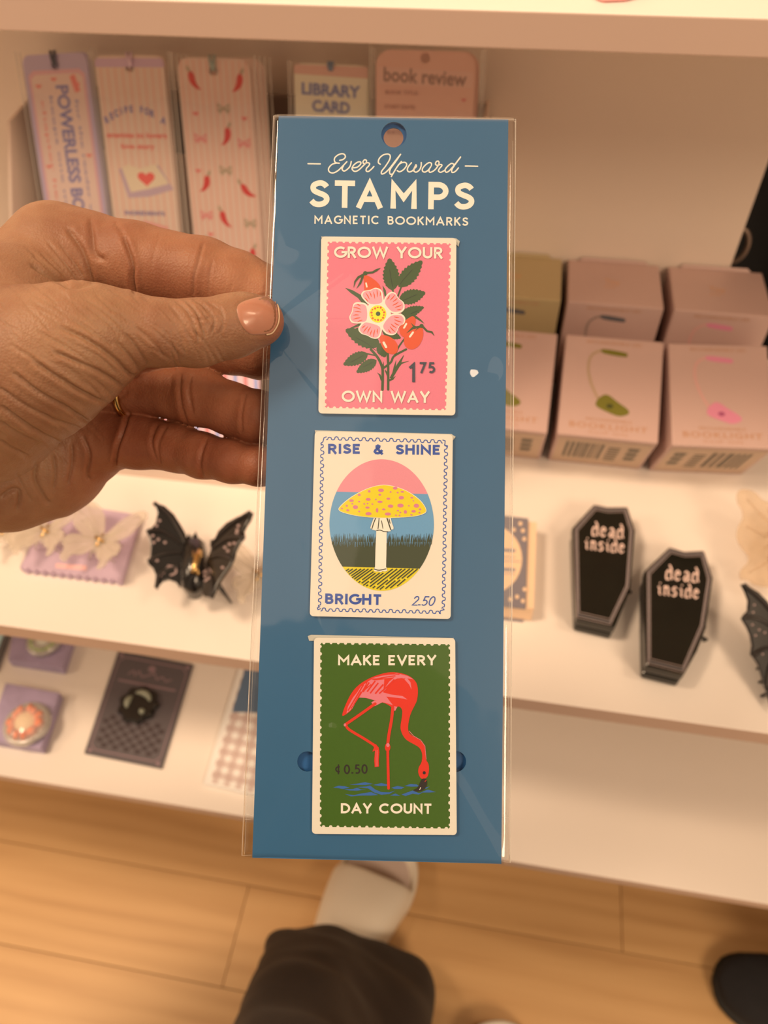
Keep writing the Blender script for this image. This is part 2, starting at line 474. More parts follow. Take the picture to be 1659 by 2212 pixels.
for st in (
    A([(45, 280), (265, 284)]),
    A([(612, 220), (670, 205), (712, 165), (700, 118), (650, 102), (580, 125), (525, 175), (518, 230), (545, 262), (605, 272)]),
    A([(560, 268), (480, 290), (425, 345), (412, 395), (440, 435), (500, 445), (580, 405), (660, 330), (740, 245)]),
    A([(680, 320), (655, 375), (690, 412), (750, 380), (800, 320), (820, 240)]),
    A([(860, 355), (930, 340), (985, 290), (985, 250), (930, 255), (860, 310), (835, 375), (880, 418), (950, 395), (1030, 320), (1080, 270), (1092, 225), (1060, 210), (1030, 245), (1048, 280), (1110, 262), (1148, 280), (1132, 320), (1092, 365), (1088, 410), (1130, 418), (1190, 370), (1225, 330)]),
    A([(1340, 290), (1305, 260), (1320, 190), (1390, 125), (1480, 108), (1518, 145), (1500, 220), (1430, 330), (1362, 420), (1370, 465), (1430, 440), (1510, 360), (1610, 230), (1703, 112)]),
    A([(1700, 118), (1610, 250), (1530, 360), (1505, 425), (1520, 468), (1555, 466)]),
    Bc([(225, 240), (150, 335), (85, 440), (45, 510)]),
    Bc([(170, 300), (235, 262), (300, 262), (318, 310), (265, 385), (195, 425), (150, 405)]),
    Bc([(405, 265), (345, 340), (332, 400), (370, 428), (430, 400), (470, 330), (485, 300), (492, 330), (455, 375), (450, 412), (490, 432), (550, 390), (578, 320), (580, 260)]),
    Bc([(762, 312), (762, 275), (720, 262), (660, 300), (605, 365), (605, 415), (650, 430), (710, 390), (752, 332)]),
    Bc([(752, 332), (718, 395), (735, 435), (800, 410), (860, 350), (898, 275), (885, 235), (850, 245), (835, 290), (870, 310), (930, 295), (950, 315), (905, 370), (890, 412), (930, 435), (1000, 400)]),
    Bc([(1165, 292), (1120, 277), (1055, 325), (1008, 390), (1030, 435), (1090, 400), (1185, 290), (1285, 160)]),
    Bc([(1285, 162), (1180, 305), (1128, 390), (1135, 438), (1190, 420), (1245, 357)]),
    Bc([(1370, 323), (1590, 328)])):
    pr.stroke(crom(st, 6) if len(st) > 2 else st, 2.9)
pr.build('script_lettering', M_ink, card, 'cream flowing script')

# --- three magnetic bookmarks
M_paper = mat('bookmark_paper', seenc(234, 202, 164), .38, var=.01, scale=200)
M_tan = mat('uncoated_tan_paper', seenc(196, 172, 140), .7, var=.05, scale=300)
CR = seenc(238, 206, 170)
def serrated(c, nx, ny, r):
    """stamp outline: straight bits with round bites taken out of every side"""
    c = [np.array(p, float) for p in c]; out = []
    for i in range(4):
        a, b = c[i], c[(i + 1) % 4]; n = nx if i % 2 == 0 else ny
        d = nrm(b - a); inn = np.array([-d[1], d[0]]); L = np.linalg.norm(b - a); st = L / n
        out.append(a + d * r * .9)
        for k in range(n):
            if k == 0: m = a + d * 0
            m = a + d * (st * (k + .5) if n > 1 else L / 2)
            j = 1 + .15 * math.sin(k * 5.1 + i)
            for q in range(5):
                t = math.pi - math.pi * q / 4
                out.append(m + d * r * j * math.cos(t) + inn * r * j * math.sin(t))
        out.append(b - d * r * .9)
    return [tuple(p) for p in out]
def bookmark(corners, label, zf, rad):
    c = [zf(*p) for p in corners]
    t = thing('magnetic_bookmark', label, 'bookmark', 'stamp bookmarks on the blue card', loc=CP(*c[3], .0006))
    mb = MB(); mb.prism([CP(x, y, .0003) for x, y in rquad(c, rad)], CN * .00075)
    mb.build('paper_body', M_paper, t)
    return t
H0 = .00108

# stamp one: pink with a wild rose
z1 = lambda x, y: (670 + x * .20494, 500 + y * .20494)
b1 = bookmark([(120, 70), (1537, 86), (1526, 1947), (90, 1926)], 'pink bookmark with a wild rose reading GROW YOUR OWN WAY, topmost of three', z1, 8)
def leaf(pr, b, t, hw, mi=0, teeth=9, z=None, bend=0):
    b = np.array(b, float); t = np.array(t, float); d = t - b; L = np.linalg.norm(d); d /= L; n = np.array([-d[1], d[0]])
    out = []
    for side in (1, -1):
        for k in range(teeth * 2 + 1):
            s = k / (teeth * 2); s = s if side == 1 else 1 - s
            w = hw * (math.sin(math.pi * s ** .8) ** .75 if 0 < s < 1 else 0)
            if (k % 2 == (1 if side == 1 else 1)): w *= 1.0; s2 = s + .02
            else: w *= .84; s2 = s
            out.append(b + d * L * s2 + n * w * side + n * bend * math.sin(math.pi * s))
    pr.poly([z(*p) for p in out], mi)
pr = Print(CP, H0)
mats1 = [mat('rose_pink_ink', seenc(228, 112, 116), .5, var=.04, scale=2500), mat('leaf_green_ink', seenc(64, 78, 40), .5, var=.05), M_ink,
         mat('petal_pink_ink', seenc(238, 146, 140), .5, var=.02), mat('orange_red_ink', seenc(222, 78, 40), .5), mat('yellow_ink', seenc(236, 208, 20), .5),
         mat('charcoal_ink', seenc(62, 62, 66), .5), mat('leaf_vein_ink', seenc(52, 58, 38), .5)]
pr.poly([z1(*p) for p in serrated([(186, 122), (1482, 142), (1428, 1895), (158, 1868)], 19, 25, 17)], 0); pr.lift()
prA = Print(CP, pr.h)
S1 = lambda pts, w, mi, **k: prA.stroke([z1(*p) for p in pts], w * .205, mi, **k)
SM = lambda pts, w, mi, **k: prA.stroke([z1(*p) for p in crom(pts, 5)], w * .205, mi, **k)
for b, t, hw in (((868, 640), (835, 300), 92), ((930, 600), (1178, 325), 88), ((935, 740), (1212, 660), 82), ((950, 900), (1197, 812), 58),
                 ((735, 1215), (375, 1048), 98), ((610, 1300), (352, 1416), 70), ((700, 1368), (490, 1497), 62), ((735, 1190), (790, 1338), 66), ((760, 1060), (955, 1138), 50),
                 ((1100, 860), (990, 990), 60)):
    leaf(prA, b, t, hw, 1, z=z1)
for st, wd, tp in (([(375, 612), (440, 650), (520, 700), (590, 790)], 44, (.1, .8, 1, .9)), ([(765, 588), (785, 640), (795, 700)], 26, (.1, 1, .8)),
               ([(403, 1042), (490, 1010), (585, 965)], 34, (.1, .7, 1)), ([(1200, 984), (1160, 950), (1110, 915)], 26, (.1, .7, 1)),
               ([(985, 1318), (930, 1420), (850, 1560)], 36, (.15, 1, .8)), ([(905, 1370), (890, 1440), (870, 1530)], 22, (.1, .9, 1)), ([(1038, 1378), (960, 1400), (900, 1470)], 22, (.1, .8, 1)),
               ([(898, 1536), (870, 1565), (830, 1580)], 24, (.1, .8, 1)), ([(708, 1500), (735, 1525), (755, 1580)], 22, (.1, .8, 1)), ([(786, 1465), (800, 1490), (818, 1530)], 20, (.1, .8, 1)), ([(772, 1382), (770, 1430), (765, 1480)], 20, (.1, .8, 1))):
    prA.stroke([z1(*p) for p in st], wd * .205, 1, rnd=False, taper=tp)
for st, wd in (([(640, 1255), (715, 1345), (758, 1440), (765, 1520), (762, 1678)], 27), ([(818, 1290), (822, 1450), (822, 1676)], 25), ([(1010, 1255), (885, 1325), (850, 1390), (775, 1450)], 22),
               ([(1000, 1135), (935, 1225), (895, 1310)], 17), ([(590, 1298), (690, 1320)], 14), ([(690, 1370), (640, 1380)], 12), ([(870, 630), (878, 720)], 18), ([(962, 592), (918, 712)], 16), ([(770, 1040), (790, 1110)], 16)):
    SM(st, wd, 1)
for st in ([(838, 420), (850, 500), (870, 600)], [(1075, 420), (985, 520), (950, 570)], [(1120, 680), (1040, 715), (970, 745)], [(480, 1130), (600, 1195), (690, 1265)], [(430, 1390), (560, 1320)], [(560, 1440), (660, 1390)], [(1130, 850), (1060, 880)]):
    SM(st, 6, 7)
prA.lift(.00002)
for pg in ([(566, 488), (600, 482), (640, 500), (700, 545), (735, 590), (742, 650), (660, 670), (580, 655), (570, 560)],
           [(740, 1112), (790, 1108), (850, 1130), (905, 1180), (925, 1235), (910, 1290), (870, 1306), (810, 1290), (765, 1240), (738, 1170)],
           [(1078, 908), (1108, 935), (1105, 990), (1070, 1080), (1010, 1130), (960, 1110), (940, 1050), (965, 985), (1025, 935)],
           [(1172, 1022), (1190, 1075), (1180, 1150), (1140, 1220), (1075, 1256), (1012, 1235), (988, 1180), (1000, 1115), (1065, 1065), (1120, 1035)]):
    prA.poly([z1(*p) for p in crom(pg, 4, True)], 4)
prA.lift(.00001)
for st, w in (([(590, 562), (598, 600)], 17), ([(1012, 988), (988, 1030)], 19), ([(1082, 1078), (1050, 1122)], 21), ([(775, 1185), (800, 1232)], 24)): S1(st, w, 2)
for st, wd, tp in (([(585, 455), (660, 448), (700, 425), (742, 402)], 26, (.9, .8, .9, .1)), ([(570, 468), (510, 500), (475, 545), (460, 608)], 26, (.9, .9, .7, .1)), ([(560, 480), (530, 560), (490, 618)], 22, (.9, 1, .1)),
               ([(1180, 1012), (1230, 1065), (1280, 1075), (1305, 1112)], 24, (.9, .8, .8, .1)), ([(1170, 1015), (1080, 1032), (1015, 1085)], 26, (.9, .9, .1)), ([(1120, 1024), (1085, 1010), (1062, 980)], 18, (.9, .8, .1)), ([(1150, 1020), (1105, 1062)], 16, (.9, .1))):
    prA.stroke([z1(*p) for p in st], wd * .205, 1, rnd=False, taper=tp)
prA.ell(*z1(582, 458), 4.6, 4.6, 1); prA.ell(*z1(1172, 1010), 4.4, 4.4, 1)
prA.lift(.00002)
PET = [[(640, 795), (565, 735), (538, 685), (565, 645), (635, 632), (690, 610), (750, 635), (770, 700), (765, 780)],
       [(775, 780), (795, 700), (850, 653), (900, 668), (930, 718), (985, 765), (993, 830), (950, 872), (855, 872)],
       [(840, 895), (950, 882), (1000, 925), (990, 985), (940, 1015), (905, 1090), (850, 1108), (785, 1080), (752, 1005)],
       [(620, 965), (745, 1010), (752, 1080), (722, 1138), (660, 1142), (600, 1112), (540, 1092), (508, 1040), (560, 968)],
       [(605, 795), (520, 762), (460, 778), (440, 860), (414, 920), (440, 975), (520, 985), (610, 960)]]
for pg in PET: prA.poly([z1(*p) for p in crom(pg, 4, True)], 2)
prA.ell(*z1(715, 885), 28, 28, 2)
prA.lift(.00001)
fc = np.array([715, 885.])
for pg in PET:
    c = np.mean([np.array(p) for p in pg], 0)
    prA.poly([z1(*(c + (np.array(p) - c) * .86)) for p in crom(pg, 4, True)], 3)
prA.lift(.00001)
for pg in PET:
    c = np.mean([np.array(p) for p in pg], 0); d = nrm(c - fc); n = np.array([-d[1], d[0]]); R = np.linalg.norm(c - fc)
    for k in range(6):
        a = (k - 2.5) * .16; dd = d * math.cos(a) + n * math.sin(a)
        r0 = R - 38 + 12 * ((k * 7) % 3); r1 = R + 38 + 14 * ((k * 5) % 3) - abs(k - 2.5) * 8
        prA.stroke([z1(*(fc + dd * r0)), z1(*(fc + dd * (r0 + r1) / 2 + n * 3)), z1(*(fc + dd * r1))], 12 * .205, 4, rnd=False, taper=(.4, 1, .3))
prA.ell(*z1(712, 885), 15.5, 16, 2)
prA.ell(*z1(713, 885), 18.2, 18.6, 5, n=28); prA.lift(.00001)
prA.ell(*z1(716, 884), 4.9, 4.9, 1)
for k in range(14):
    a = k * .449 + .2; rr = 68 + 4 * (k % 3 - 1)
    prA.ell(*z1(714 + rr * math.cos(a), 885 + rr * math.sin(a)), 1.6 + .9 * (k % 2), 2.4, 4, rot=a, n=8)
stext(prA, 'GROW YOUR', *z1(262, 298), *z1(1388, 306), 120 * .205, 24 * .205, 2, ls=.2)
stext(prA, 'OWN WAY', *z1(342, 1808), *z1(1252, 1818), 120 * .205, 24 * .205, 2, ls=.2)
stext(prA, '1', *z1(1048, 1600), *z1(1104, 1600), 200 * .205, 30 * .205, 6)
stext(prA, '75', *z1(1152, 1505), *z1(1308, 1507), 116 * .205, 22 * .205, 6, ls=.3)
prA.mb.v = pr.mb.v + prA.mb.v
nb = len(pr.mb.v); prA.mb.f = pr.mb.f + [[i + nb for i in f] for f in prA.mb.f]; prA.mb.mi = pr.mb.mi + prA.mb.mi
prA.build('printed_picture', mats1, b1, 'pink picture of a wild rose with red hips')

# stamp two: mushroom in an oval
z2 = lambda x, y: (650 + x * .21097, 920 + y * .21097)
b2 = bookmark([(146, 62), (1552, 96), (1530, 1976), (94, 1946)], 'cream bookmark with a yellow mushroom reading RISE & SHINE BRIGHT, middle of three', z2, 8)
mats2 = [mat('navy_ink', seenc(44, 72, 132), .5, var=.05), mat('salmon_pink_ink', seenc(228, 128, 124), .5, var=.05, scale=3000), mat('sea_blue_ink', seenc(100, 142, 160), .5, var=.05, scale=3000),
         mat('forest_green_ink', seenc(50, 56, 28), .5, var=.1), mat('mustard_ink', seenc(228, 188, 14), .5, var=.02), M_ink, mat('violet_pink_ink', seenc(212, 110, 122), .5), mat('black_green_ink', seenc(34, 40, 24), .5)]
pr = Print(CP, H0)
def wavy(a, b, n, amp):
    a = np.array(a, float); b = np.array(b, float); d = nrm(b - a); nn = np.array([-d[1], d[0]]); L = np.linalg.norm(b - a); out = []
    for k in range(n * 8 + 1):
        t = k / (n * 8); ph = t * n * 2 * math.pi
        out.append(a + d * (L * t + 5 * math.sin(ph * 2)) + nn * amp * (math.cos(ph) + .25 * math.sin(ph * .5)))
    return [z2(*p) for p in out]
pr.stroke(wavy((262, 134), (1450, 168), 17, 15), 2.0, 0, rnd=False)
pr.stroke(wavy((1482, 195), (1456, 1870), 25, 15), 2.0, 0, rnd=False)
pr.stroke(wavy((1430, 1906), (205, 1880), 18, -15), 2.0, 0, rnd=False)
pr.stroke(wavy((196, 1850), (222, 180), 25, -15), 2.0, 0, rnd=False)
for st in ([(262, 120), (240, 128), (228, 170), (208, 185), (212, 205)], [(1450, 152), (1474, 160), (1470, 205), (1498, 212), (1494, 232)], [(1456, 1870), (1462, 1880), (1425, 1890), (1422, 1915)], [(196, 1850), (172, 1862), (178, 1880), (205, 1870)]):
    pr.stroke([z2(*p) for p in st], 2.0, 0)
for s, x0, y0, x1, y1, cap in (('RISE', 286, 292, 606, 293, 102), ('&', 750, 298, 838, 298, 102), ('SHINE', 976, 299, 1420, 303, 102), ('BRIGHT', 256, 1822, 820, 1832, 108)):
    stext(pr, s, *z2(x0, y0), *z2(x1, y1), cap * .211, 25 * .211, 0, ls=.24)
stext(pr, '2.50', *z2(1132, 1838), *z2(1354, 1842), 98 * .211, 11 * .211, 0, ls=.12, rnd=True, slant=.32)
def oval_band(y0, y1, mi, top=None):
    def xs(y):
        v = (y - 1018) / 670
        k = math.sqrt(max(0, 1 - v * v))
        rx = 532 - (28 * max(0, v) ** 1.2)
        return rx * k
    out = []; n = 26
    ya = y0; yb = y1
    for k in range(n + 1):
        y = ya + (yb - ya) * (1 - math.cos(math.pi * k / n)) / 2
        out.append((827 - (y - 1018) * .014 + xs(y), y + 14 * xs(y) / 532))
    for k in range(n + 1):
        y = yb + (ya - yb) * (1 - math.cos(math.pi * k / n)) / 2
        out.append((827 - (y - 1018) * .014 - xs(y), y - 14 * xs(y) / 532))
    pr.poly([z2(*p) for p in out], mi)
oval_band(348, 690, 1); oval_band(690, 1200, 2); oval_band(1200, 1452, 3); oval_band(1452, 1688, 4)
pr.lift(.00001)
rr = random.Random(3)
for k in range(150):
    x = 318 + k * 6.85 + rr.uniform(-3, 3)
    v = (1150 - 1018) / 670; lim = 515
    if abs(x - 827) > lim - 8 or 765 < x < 885: continue
    h = rr.uniform(60, 115); sl = (x - 827) * .02 + rr.uniform(-8, 10)
    pr.stroke([z2(x, 1215), z2(x + sl * .4, 1215 - h * .5), z2(x + sl, 1215 - h)], 1.5, 3, rnd=False, taper=(1.1, .9, .2))
for k in range(60):
    x = 330 + k * 17 + rr.uniform(-5, 5)
    if abs(x - 827) > 495 or 755 < x < 895: continue
    pr.stroke([z2(x, 1190), z2(x - 3, 1215 + rr.uniform(0, 32))], .9, 2, rnd=False, taper=(1, .3))
pr.lift(.00001)
def ins(x, y): return ((x - 822) / 520) ** 2 + ((y - 1018) / 662) ** 2 < .985 and y > 1458 and not (748 < x < 885 and y < 1500)
for k in range(26):
    x = 470 + k * 41 + rr.uniform(-5, 5); y = 1450; run = []; sl = 1.5 - .45 * k / 26
    gap = rr.randint(16, 30)
    for q in range(40):
        if ins(x, y) and q % gap: run.append(z2(x, y))
        else:
            if len(run) > 2: pr.stroke(run, 2.3, 7, rnd=False)
            run = []
        y += 7; x -= 7 * sl
    if len(run) > 2: pr.stroke(run, 2.3, 7, rnd=False)
pr.lift(.00001)
pr.poly([z2(*p) for p in crom([(388, 862), (405, 825), (470, 765), (560, 705), (700, 638), (850, 608), (1000, 636), (1120, 690), (1225, 770), (1282, 860), (1255, 905), (1130, 934), (850, 948), (600, 930), (440, 894)], 4, True)], 5)
pr.lift(.00001)
pr.poly([z2(*p) for p in crom([(394, 862), (410, 828), (474, 770), (562, 710), (700, 643), (850, 613), (1000, 641), (1118, 695), (1221, 774), (1276, 860), (1250, 901), (1130, 930), (850, 944), (600, 926), (444, 890)], 4, True)], 4)
pr.poly([z2(*p) for p in [(745, 948), (920, 948), (932, 1000), (948, 1040), (946, 1062), (920, 1064), (918, 1082), (878, 1082), (876, 1260), (872, 1442), (886, 1480), (862, 1492), (838, 1486), (820, 1498), (790, 1490), (765, 1492), (745, 1478), (760, 1440), (764, 1260), (772, 1076), (735, 1066), (710, 1050), (722, 1010)]], 5)
pr.lift(.00001)
for x, y, a, b in ((820, 665, 30, 18), (965, 643, 24, 15), (1037, 680, 18, 9), (990, 688, 10, 9), (918, 682, 11, 8), (700, 675, 14, 13), (808, 710, 14, 11), (598, 712, 16, 12), (690, 757, 26, 15), (768, 758, 8, 9),
                   (895, 750, 20, 12), (1027, 740, 27, 18), (1134, 740, 15, 9), (1150, 772, 7, 7), (520, 770, 23, 14), (598, 780, 11, 9), (810, 782, 27, 12), (560, 836, 26, 20), (528, 802, 10, 8), (472, 822, 11, 11),
                   (650, 803, 10, 8), (683, 800, 8, 8), (732, 805, 9, 8), (682, 840, 22, 11), (422, 850, 10, 8), (482, 868, 16, 11), (598, 880, 10, 9), (780, 868, 13, 24), (848, 858, 18, 10), (917, 826, 28, 17),
                   (1018, 820, 32, 20), (1103, 822, 8, 8), (1180, 822, 27, 21), (1218, 858, 13, 11), (1212, 892, 11, 9), (1152, 878, 23, 13), (1068, 885, 16, 19), (992, 872, 12, 8), (1017, 890, 9, 8), (972, 918, 10, 8),
                   (1008, 920, 9, 8), (1130, 914, 12, 8), (693, 903, 31, 17), (890, 906, 32, 16)):
    pr.ell(*z2(x, y), a * .211, b * .211, 6, n=12)
for st, w in (([(765, 950), (745, 1000), (728, 1055)], 9), ([(800, 950), (796, 1000), (790, 1055)], 8), ([(825, 975), (832, 1010), (840, 1052)], 7), ([(882, 950), (898, 1000), (918, 1062)], 11), ([(902, 955), (912, 1000)], 8),
              ([(776, 1074), (810, 1070), (850, 1084), (888, 1086)], 8), ([(752, 1466), (800, 1478), (870, 1464)], 9)):
    pr.stroke([z2(*p) for p in crom(st, 4)], w * .211, 7)
pr.build('printed_picture', mats2, b2, 'oval picture of a spotted yellow mushroom with navy lettering')

# stamp three: flamingo
z3 = lambda x, y: (650 + x * .217, 1360 + y * .217)
b3 = bookmark([(134, 78), (1532, 82), (1548, 2032), (113, 2020)], 'green bookmark with a red flamingo reading MAKE EVERY DAY COUNT, lowest of three', z3, 8)
mats3 = [mat('grass_green_ink', seenc(58, 86, 8), .5, var=.06, scale=900), M_ink, mat('flamingo_red_ink', seenc(222, 40, 18), .5, var=.04), mat('flamingo_pink_ink', seenc(224, 110, 108), .5, var=.04),
         mat('black_ink', seenc(38, 26, 22), .5), mat('water_blue_ink', seenc(52, 92, 140), .5)]
pr = Print(CP, H0)
pr.poly([z3(*p) for p in serrated([(196, 128), (1482, 142), (1480, 1968), (192, 1950)], 18, 25, 16)], 0); pr.lift()
stext(pr, 'MAKE EVERY', *z3(376, 350), *z3(1342, 350), 100 * .217, 21 * .217, 1, ls=.2)
stext(pr, 'DAY COUNT', *z3(404, 1816), *z3(1296, 1820), 100 * .217, 21 * .217, 1, ls=.2)
stext(pr, '¢', *z3(345, 1422), *z3(403, 1422), 84 * .217, 13 * .217, 4)
stext(pr, '0.50', *z3(434, 1428), *z3(662, 1424), 94 * .217, 15 * .217, 4, ls=.2)
W3 = [[(325, 1560), (380, 1542), (440, 1548), (490, 1562), (420, 1575), (370, 1566)], [(430, 1578), (520, 1575), (560, 1562), (600, 1580), (650, 1582), (560, 1592), (480, 1590)],
      [(485, 1532), (560, 1522), (640, 1508), (720, 1525), (640, 1535), (560, 1535)], [(720, 1535), (800, 1516), (860, 1530), (860, 1545), (780, 1545)], [(560, 1556), (650, 1550), (690, 1540), (740, 1580), (800, 1605), (880, 1608), (940, 1590), (880, 1625), (800, 1632), (730, 1610), (670, 1570)],
      [(900, 1562), (960, 1545), (1030, 1558), (1000, 1575), (930, 1575)], [(1030, 1545), (1090, 1525), (1150, 1530), (1180, 1550), (1100, 1552)], [(1000, 1630), (1060, 1608), (1110, 1590), (1170, 1615), (1210, 1610), (1170, 1630), (1110, 1622), (1040, 1645)],
      [(1190, 1610), (1260, 1580), (1340, 1605), (1280, 1610)], [(440, 1625), (530, 1635), (600, 1620), (700, 1605), (770, 1635), (700, 1640), (600, 1640), (500, 1648)], [(885, 1640), (940, 1620), (990, 1642), (930, 1642)], [(1230, 1562), (1280, 1550), (1240, 1575)]]
for pg in W3: pr.poly([z3(*p) for p in pg], 5)
pr.lift(.00001)
bird = [(415, 850), (428, 790), (470, 690), (510, 620), (560, 560), (640, 502), (740, 455), (860, 422), (960, 422), (1050, 445), (1110, 480), (1150, 530), (1163, 600), (1155, 690), (1130, 750), (1100, 810), (1080, 870), (1066, 950), (1072, 1010), (1110, 1050), (1180, 1090), (1225, 1145),
        (1240, 1220), (1244, 1285), (1268, 1330), (1272, 1395), (1255, 1455), (1215, 1475), (1185, 1460), (1166, 1410), (1172, 1360), (1200, 1305), (1204, 1225), (1175, 1165), (1110, 1125), (1045, 1085), (1005, 1025), (990, 960), (1003, 870), (1008, 800), (985, 762), (955, 762), (932, 800), (900, 765),
        (840, 728), (745, 702), (650, 675), (575, 672), (545, 720), (510, 785), (460, 830)]
pr.poly([z3(*p) for p in crom(bird, 3, True)], 2)
pr.lift(.00001)
for pg in ([(455, 828), (470, 760), (520, 670), (560, 620), (600, 560), (700, 490), (740, 500), (830, 490), (820, 620), (900, 640), (1010, 655), (1060, 690), (1020, 680), (850, 660), (880, 700), (915, 745), (850, 725), (745, 700), (650, 673), (573, 670), (515, 775)],
           [(700, 480), (820, 450), (950, 428), (1060, 455), (1120, 490), (1060, 480), (960, 480), (900, 530), (850, 590), (810, 610), (880, 510), (930, 470), (820, 480)],
           [(1050, 470), (1090, 520), (1100, 590), (1075, 540), (1030, 490)], [(700, 720), (730, 700), (820, 712), (735, 755)], [(905, 750), (960, 762), (935, 805)]):
    pr.poly([z3(*p) for p in pg], 3)
pr.lift(.00001)
for st, w in (([(470, 800), (560, 650), (625, 540)], 14), ([(500, 780), (580, 660), (640, 560), (660, 515)], 10), ([(530, 730), (600, 610)], 8), ([(620, 615), (680, 520)], 15), ([(660, 612), (740, 505)], 15), ([(690, 628), (770, 525)], 14), ([(740, 632), (820, 540)], 16),
              ([(780, 630), (860, 560), (930, 490)], 14), ([(640, 590), (700, 540)], 10), ([(760, 455), (900, 437), (980, 440)], 10), ([(720, 490), (880, 462), (940, 455)], 10), ([(840, 600), (930, 500), (1010, 480)], 9)):
    pr.stroke([z3(*p) for p in crom(st, 4)], w * .217, 2, rnd=False, taper=None)
for st, w in (([(740, 730), (600, 830), (448, 935)], 28), ([(448, 935), (480, 985), (620, 1070), (730, 1140)], 26), ([(915, 765), (900, 900), (875, 1040), (862, 1150)], 30), ([(864, 1150), (866, 1300), (872, 1568)], 27)):
    pr.stroke([z3(*p) for p in crom(st, 4)], w * .217, 2)
pr.poly([z3(*p) for p in [(712, 1205), (728, 1165), (715, 1140), (745, 1130), (775, 1165), (782, 1210), (775, 1290), (778, 1352), (735, 1358), (730, 1290), (738, 1195)]], 2)
pr.ell(*z3(863, 1162), 6, 9, 2); pr.lift(.00001)
pr.ell(*z3(866, 1140), 3.6, 4.4, 3); pr.ell(*z3(440, 940), 2.6, 3.4, 3)
for x in (748, 762): pr.stroke([z3(x, 1190), z3(x + 2, 1350)], .9, 3)
pr.stroke([z3(1075, 1000), z3(1120, 1050), z3(1190, 1090), z3(1232, 1150), z3(1245, 1280)], 1.2, 3)
pr.poly([z3(*p) for p in crom([(1195, 1490), (1222, 1470), (1250, 1488), (1250, 1540), (1215, 1585), (1160, 1600), (1118, 1588), (1160, 1560)], 4, True)], 4)
pr.lift(.00001)
pr.ell(*z3(1225, 1414), 3.3, 3.3, 4); pr.stroke([z3(1190, 1560), z3(1180, 1580)], 1.5, 1); pr.stroke([z3(1232, 1500), z3(1245, 1488)], 1.2, 2)
pr.build('printed_picture', mats3, b3, 'green picture of a red flamingo feeding in blue water')
for b, pts in ((b1, [(694, 512), (985, 516), (993, 522), (990, 534), (980, 522), (696, 518)]), (b2, [(680, 930), (975, 938), (984, 944), (978, 952), (970, 948), (682, 938)]), (b3, [(665, 1374), (672, 1371), (980, 1378), (978, 1386), (690, 1384), (668, 1384)])):
    mb = MB(); mb.prism([CP(x, y, .0001) for x, y in pts], CN * .00022); mb.build('magnet_flap', M_tan, b, label='tan folded flap showing through the slit')

# --- clear sleeve
def film_mat():
    m = bpy.data.materials.new('clear_film'); m.use_nodes = True; nt = m.node_tree; nt.nodes.clear(); N = nt.nodes.new; Lk = nt.links.new
    out = N('ShaderNodeOutputMaterial'); tr = N('ShaderNodeBsdfTransparent'); gl = N('ShaderNodeBsdfGlossy'); mx = N('ShaderNodeMixShader')
    lw = N('ShaderNodeLayerWeight'); lw.inputs['Blend'].default_value = .5
    pw = N('ShaderNodeMath'); pw.operation = 'POWER'; pw.inputs[1].default_value = 4
    ml = N('ShaderNodeMath'); ml.operation = 'MULTIPLY_ADD'; ml.inputs[1].default_value = .9; ml.inputs[2].default_value = .07
    Lk(lw.outputs['Facing'], pw.inputs[0]); Lk(pw.outputs[0], ml.inputs[0]); Lk(ml.outputs[0], mx.inputs[0])
    tr.inputs[0].default_value = (.985, .985, .98, 1)
    gl.inputs['Roughness'].default_value = .04
    tc = N('ShaderNodeTexCoord'); nz = N('ShaderNodeTexNoise'); nz.inputs['Scale'].default_value = 28; nz.inputs['Detail'].default_value = 2
    bp = N('ShaderNodeBump'); bp.inputs['Strength'].default_value = .25; bp.inputs['Distance'].default_value = .002
    Lk(tc.outputs['Object'], nz.inputs[0]); Lk(nz.outputs[0], bp.inputs['Height']); Lk(bp.outputs[0], gl.inputs['Normal'])
    Lk(tr.outputs[0], mx.inputs[1]); Lk(gl.outputs[0], mx.inputs[2]); Lk(mx.outputs[0], out.inputs[0])
    return m
M_film = film_mat()
sl = thing('plastic_sleeve', 'clear plastic sleeve around the blue card, wider than the card at both sides', 'sleeve', loc=CP(812, 1868))
SLC = [(590, 246), (1115, 253), (1103, 1867), (521, 1851)]
def sgrid(nx, ny, hf, y0=0., y1=1.):
    vs = []; fs = []
    for j in range(ny + 1):
        v = y0 + (y1 - y0) * j / ny
        for i in range(nx + 1):
            u = i / nx
            a = np.array(SLC[0]) * (1 - u) + np.array(SLC[1]) * u; b = np.array(SLC[3]) * (1 - u) + np.array(SLC[2]) * u
            p = a * (1 - v) + b * v
            vs.append(CP(p[0], p[1], hf(u, v, p)))
    for j in range(ny):
        for i in range(nx):
            k = j * (nx + 1) + i; fs.append((k, k + 1, k + nx + 2, k + nx + 1))
    return vs, fs
FOLDS = [((612, 690), (720, 610), 10, .0003), ((612, 700), (735, 700), 9, -.0003), ((600, 760), (680, 860), 12, .0004), ((597, 930), (612, 1060), 14, -.0005), ((552, 1845), (690, 1620), 14, .0005), ((1080, 1855), (990, 1700), 14, .0004),
         ((640, 1170), (690, 1340), 18, -.0004), ((620, 520), (600, 420), 16, .0004), ((1000, 1100), (1040, 1300), 40, .0001)]
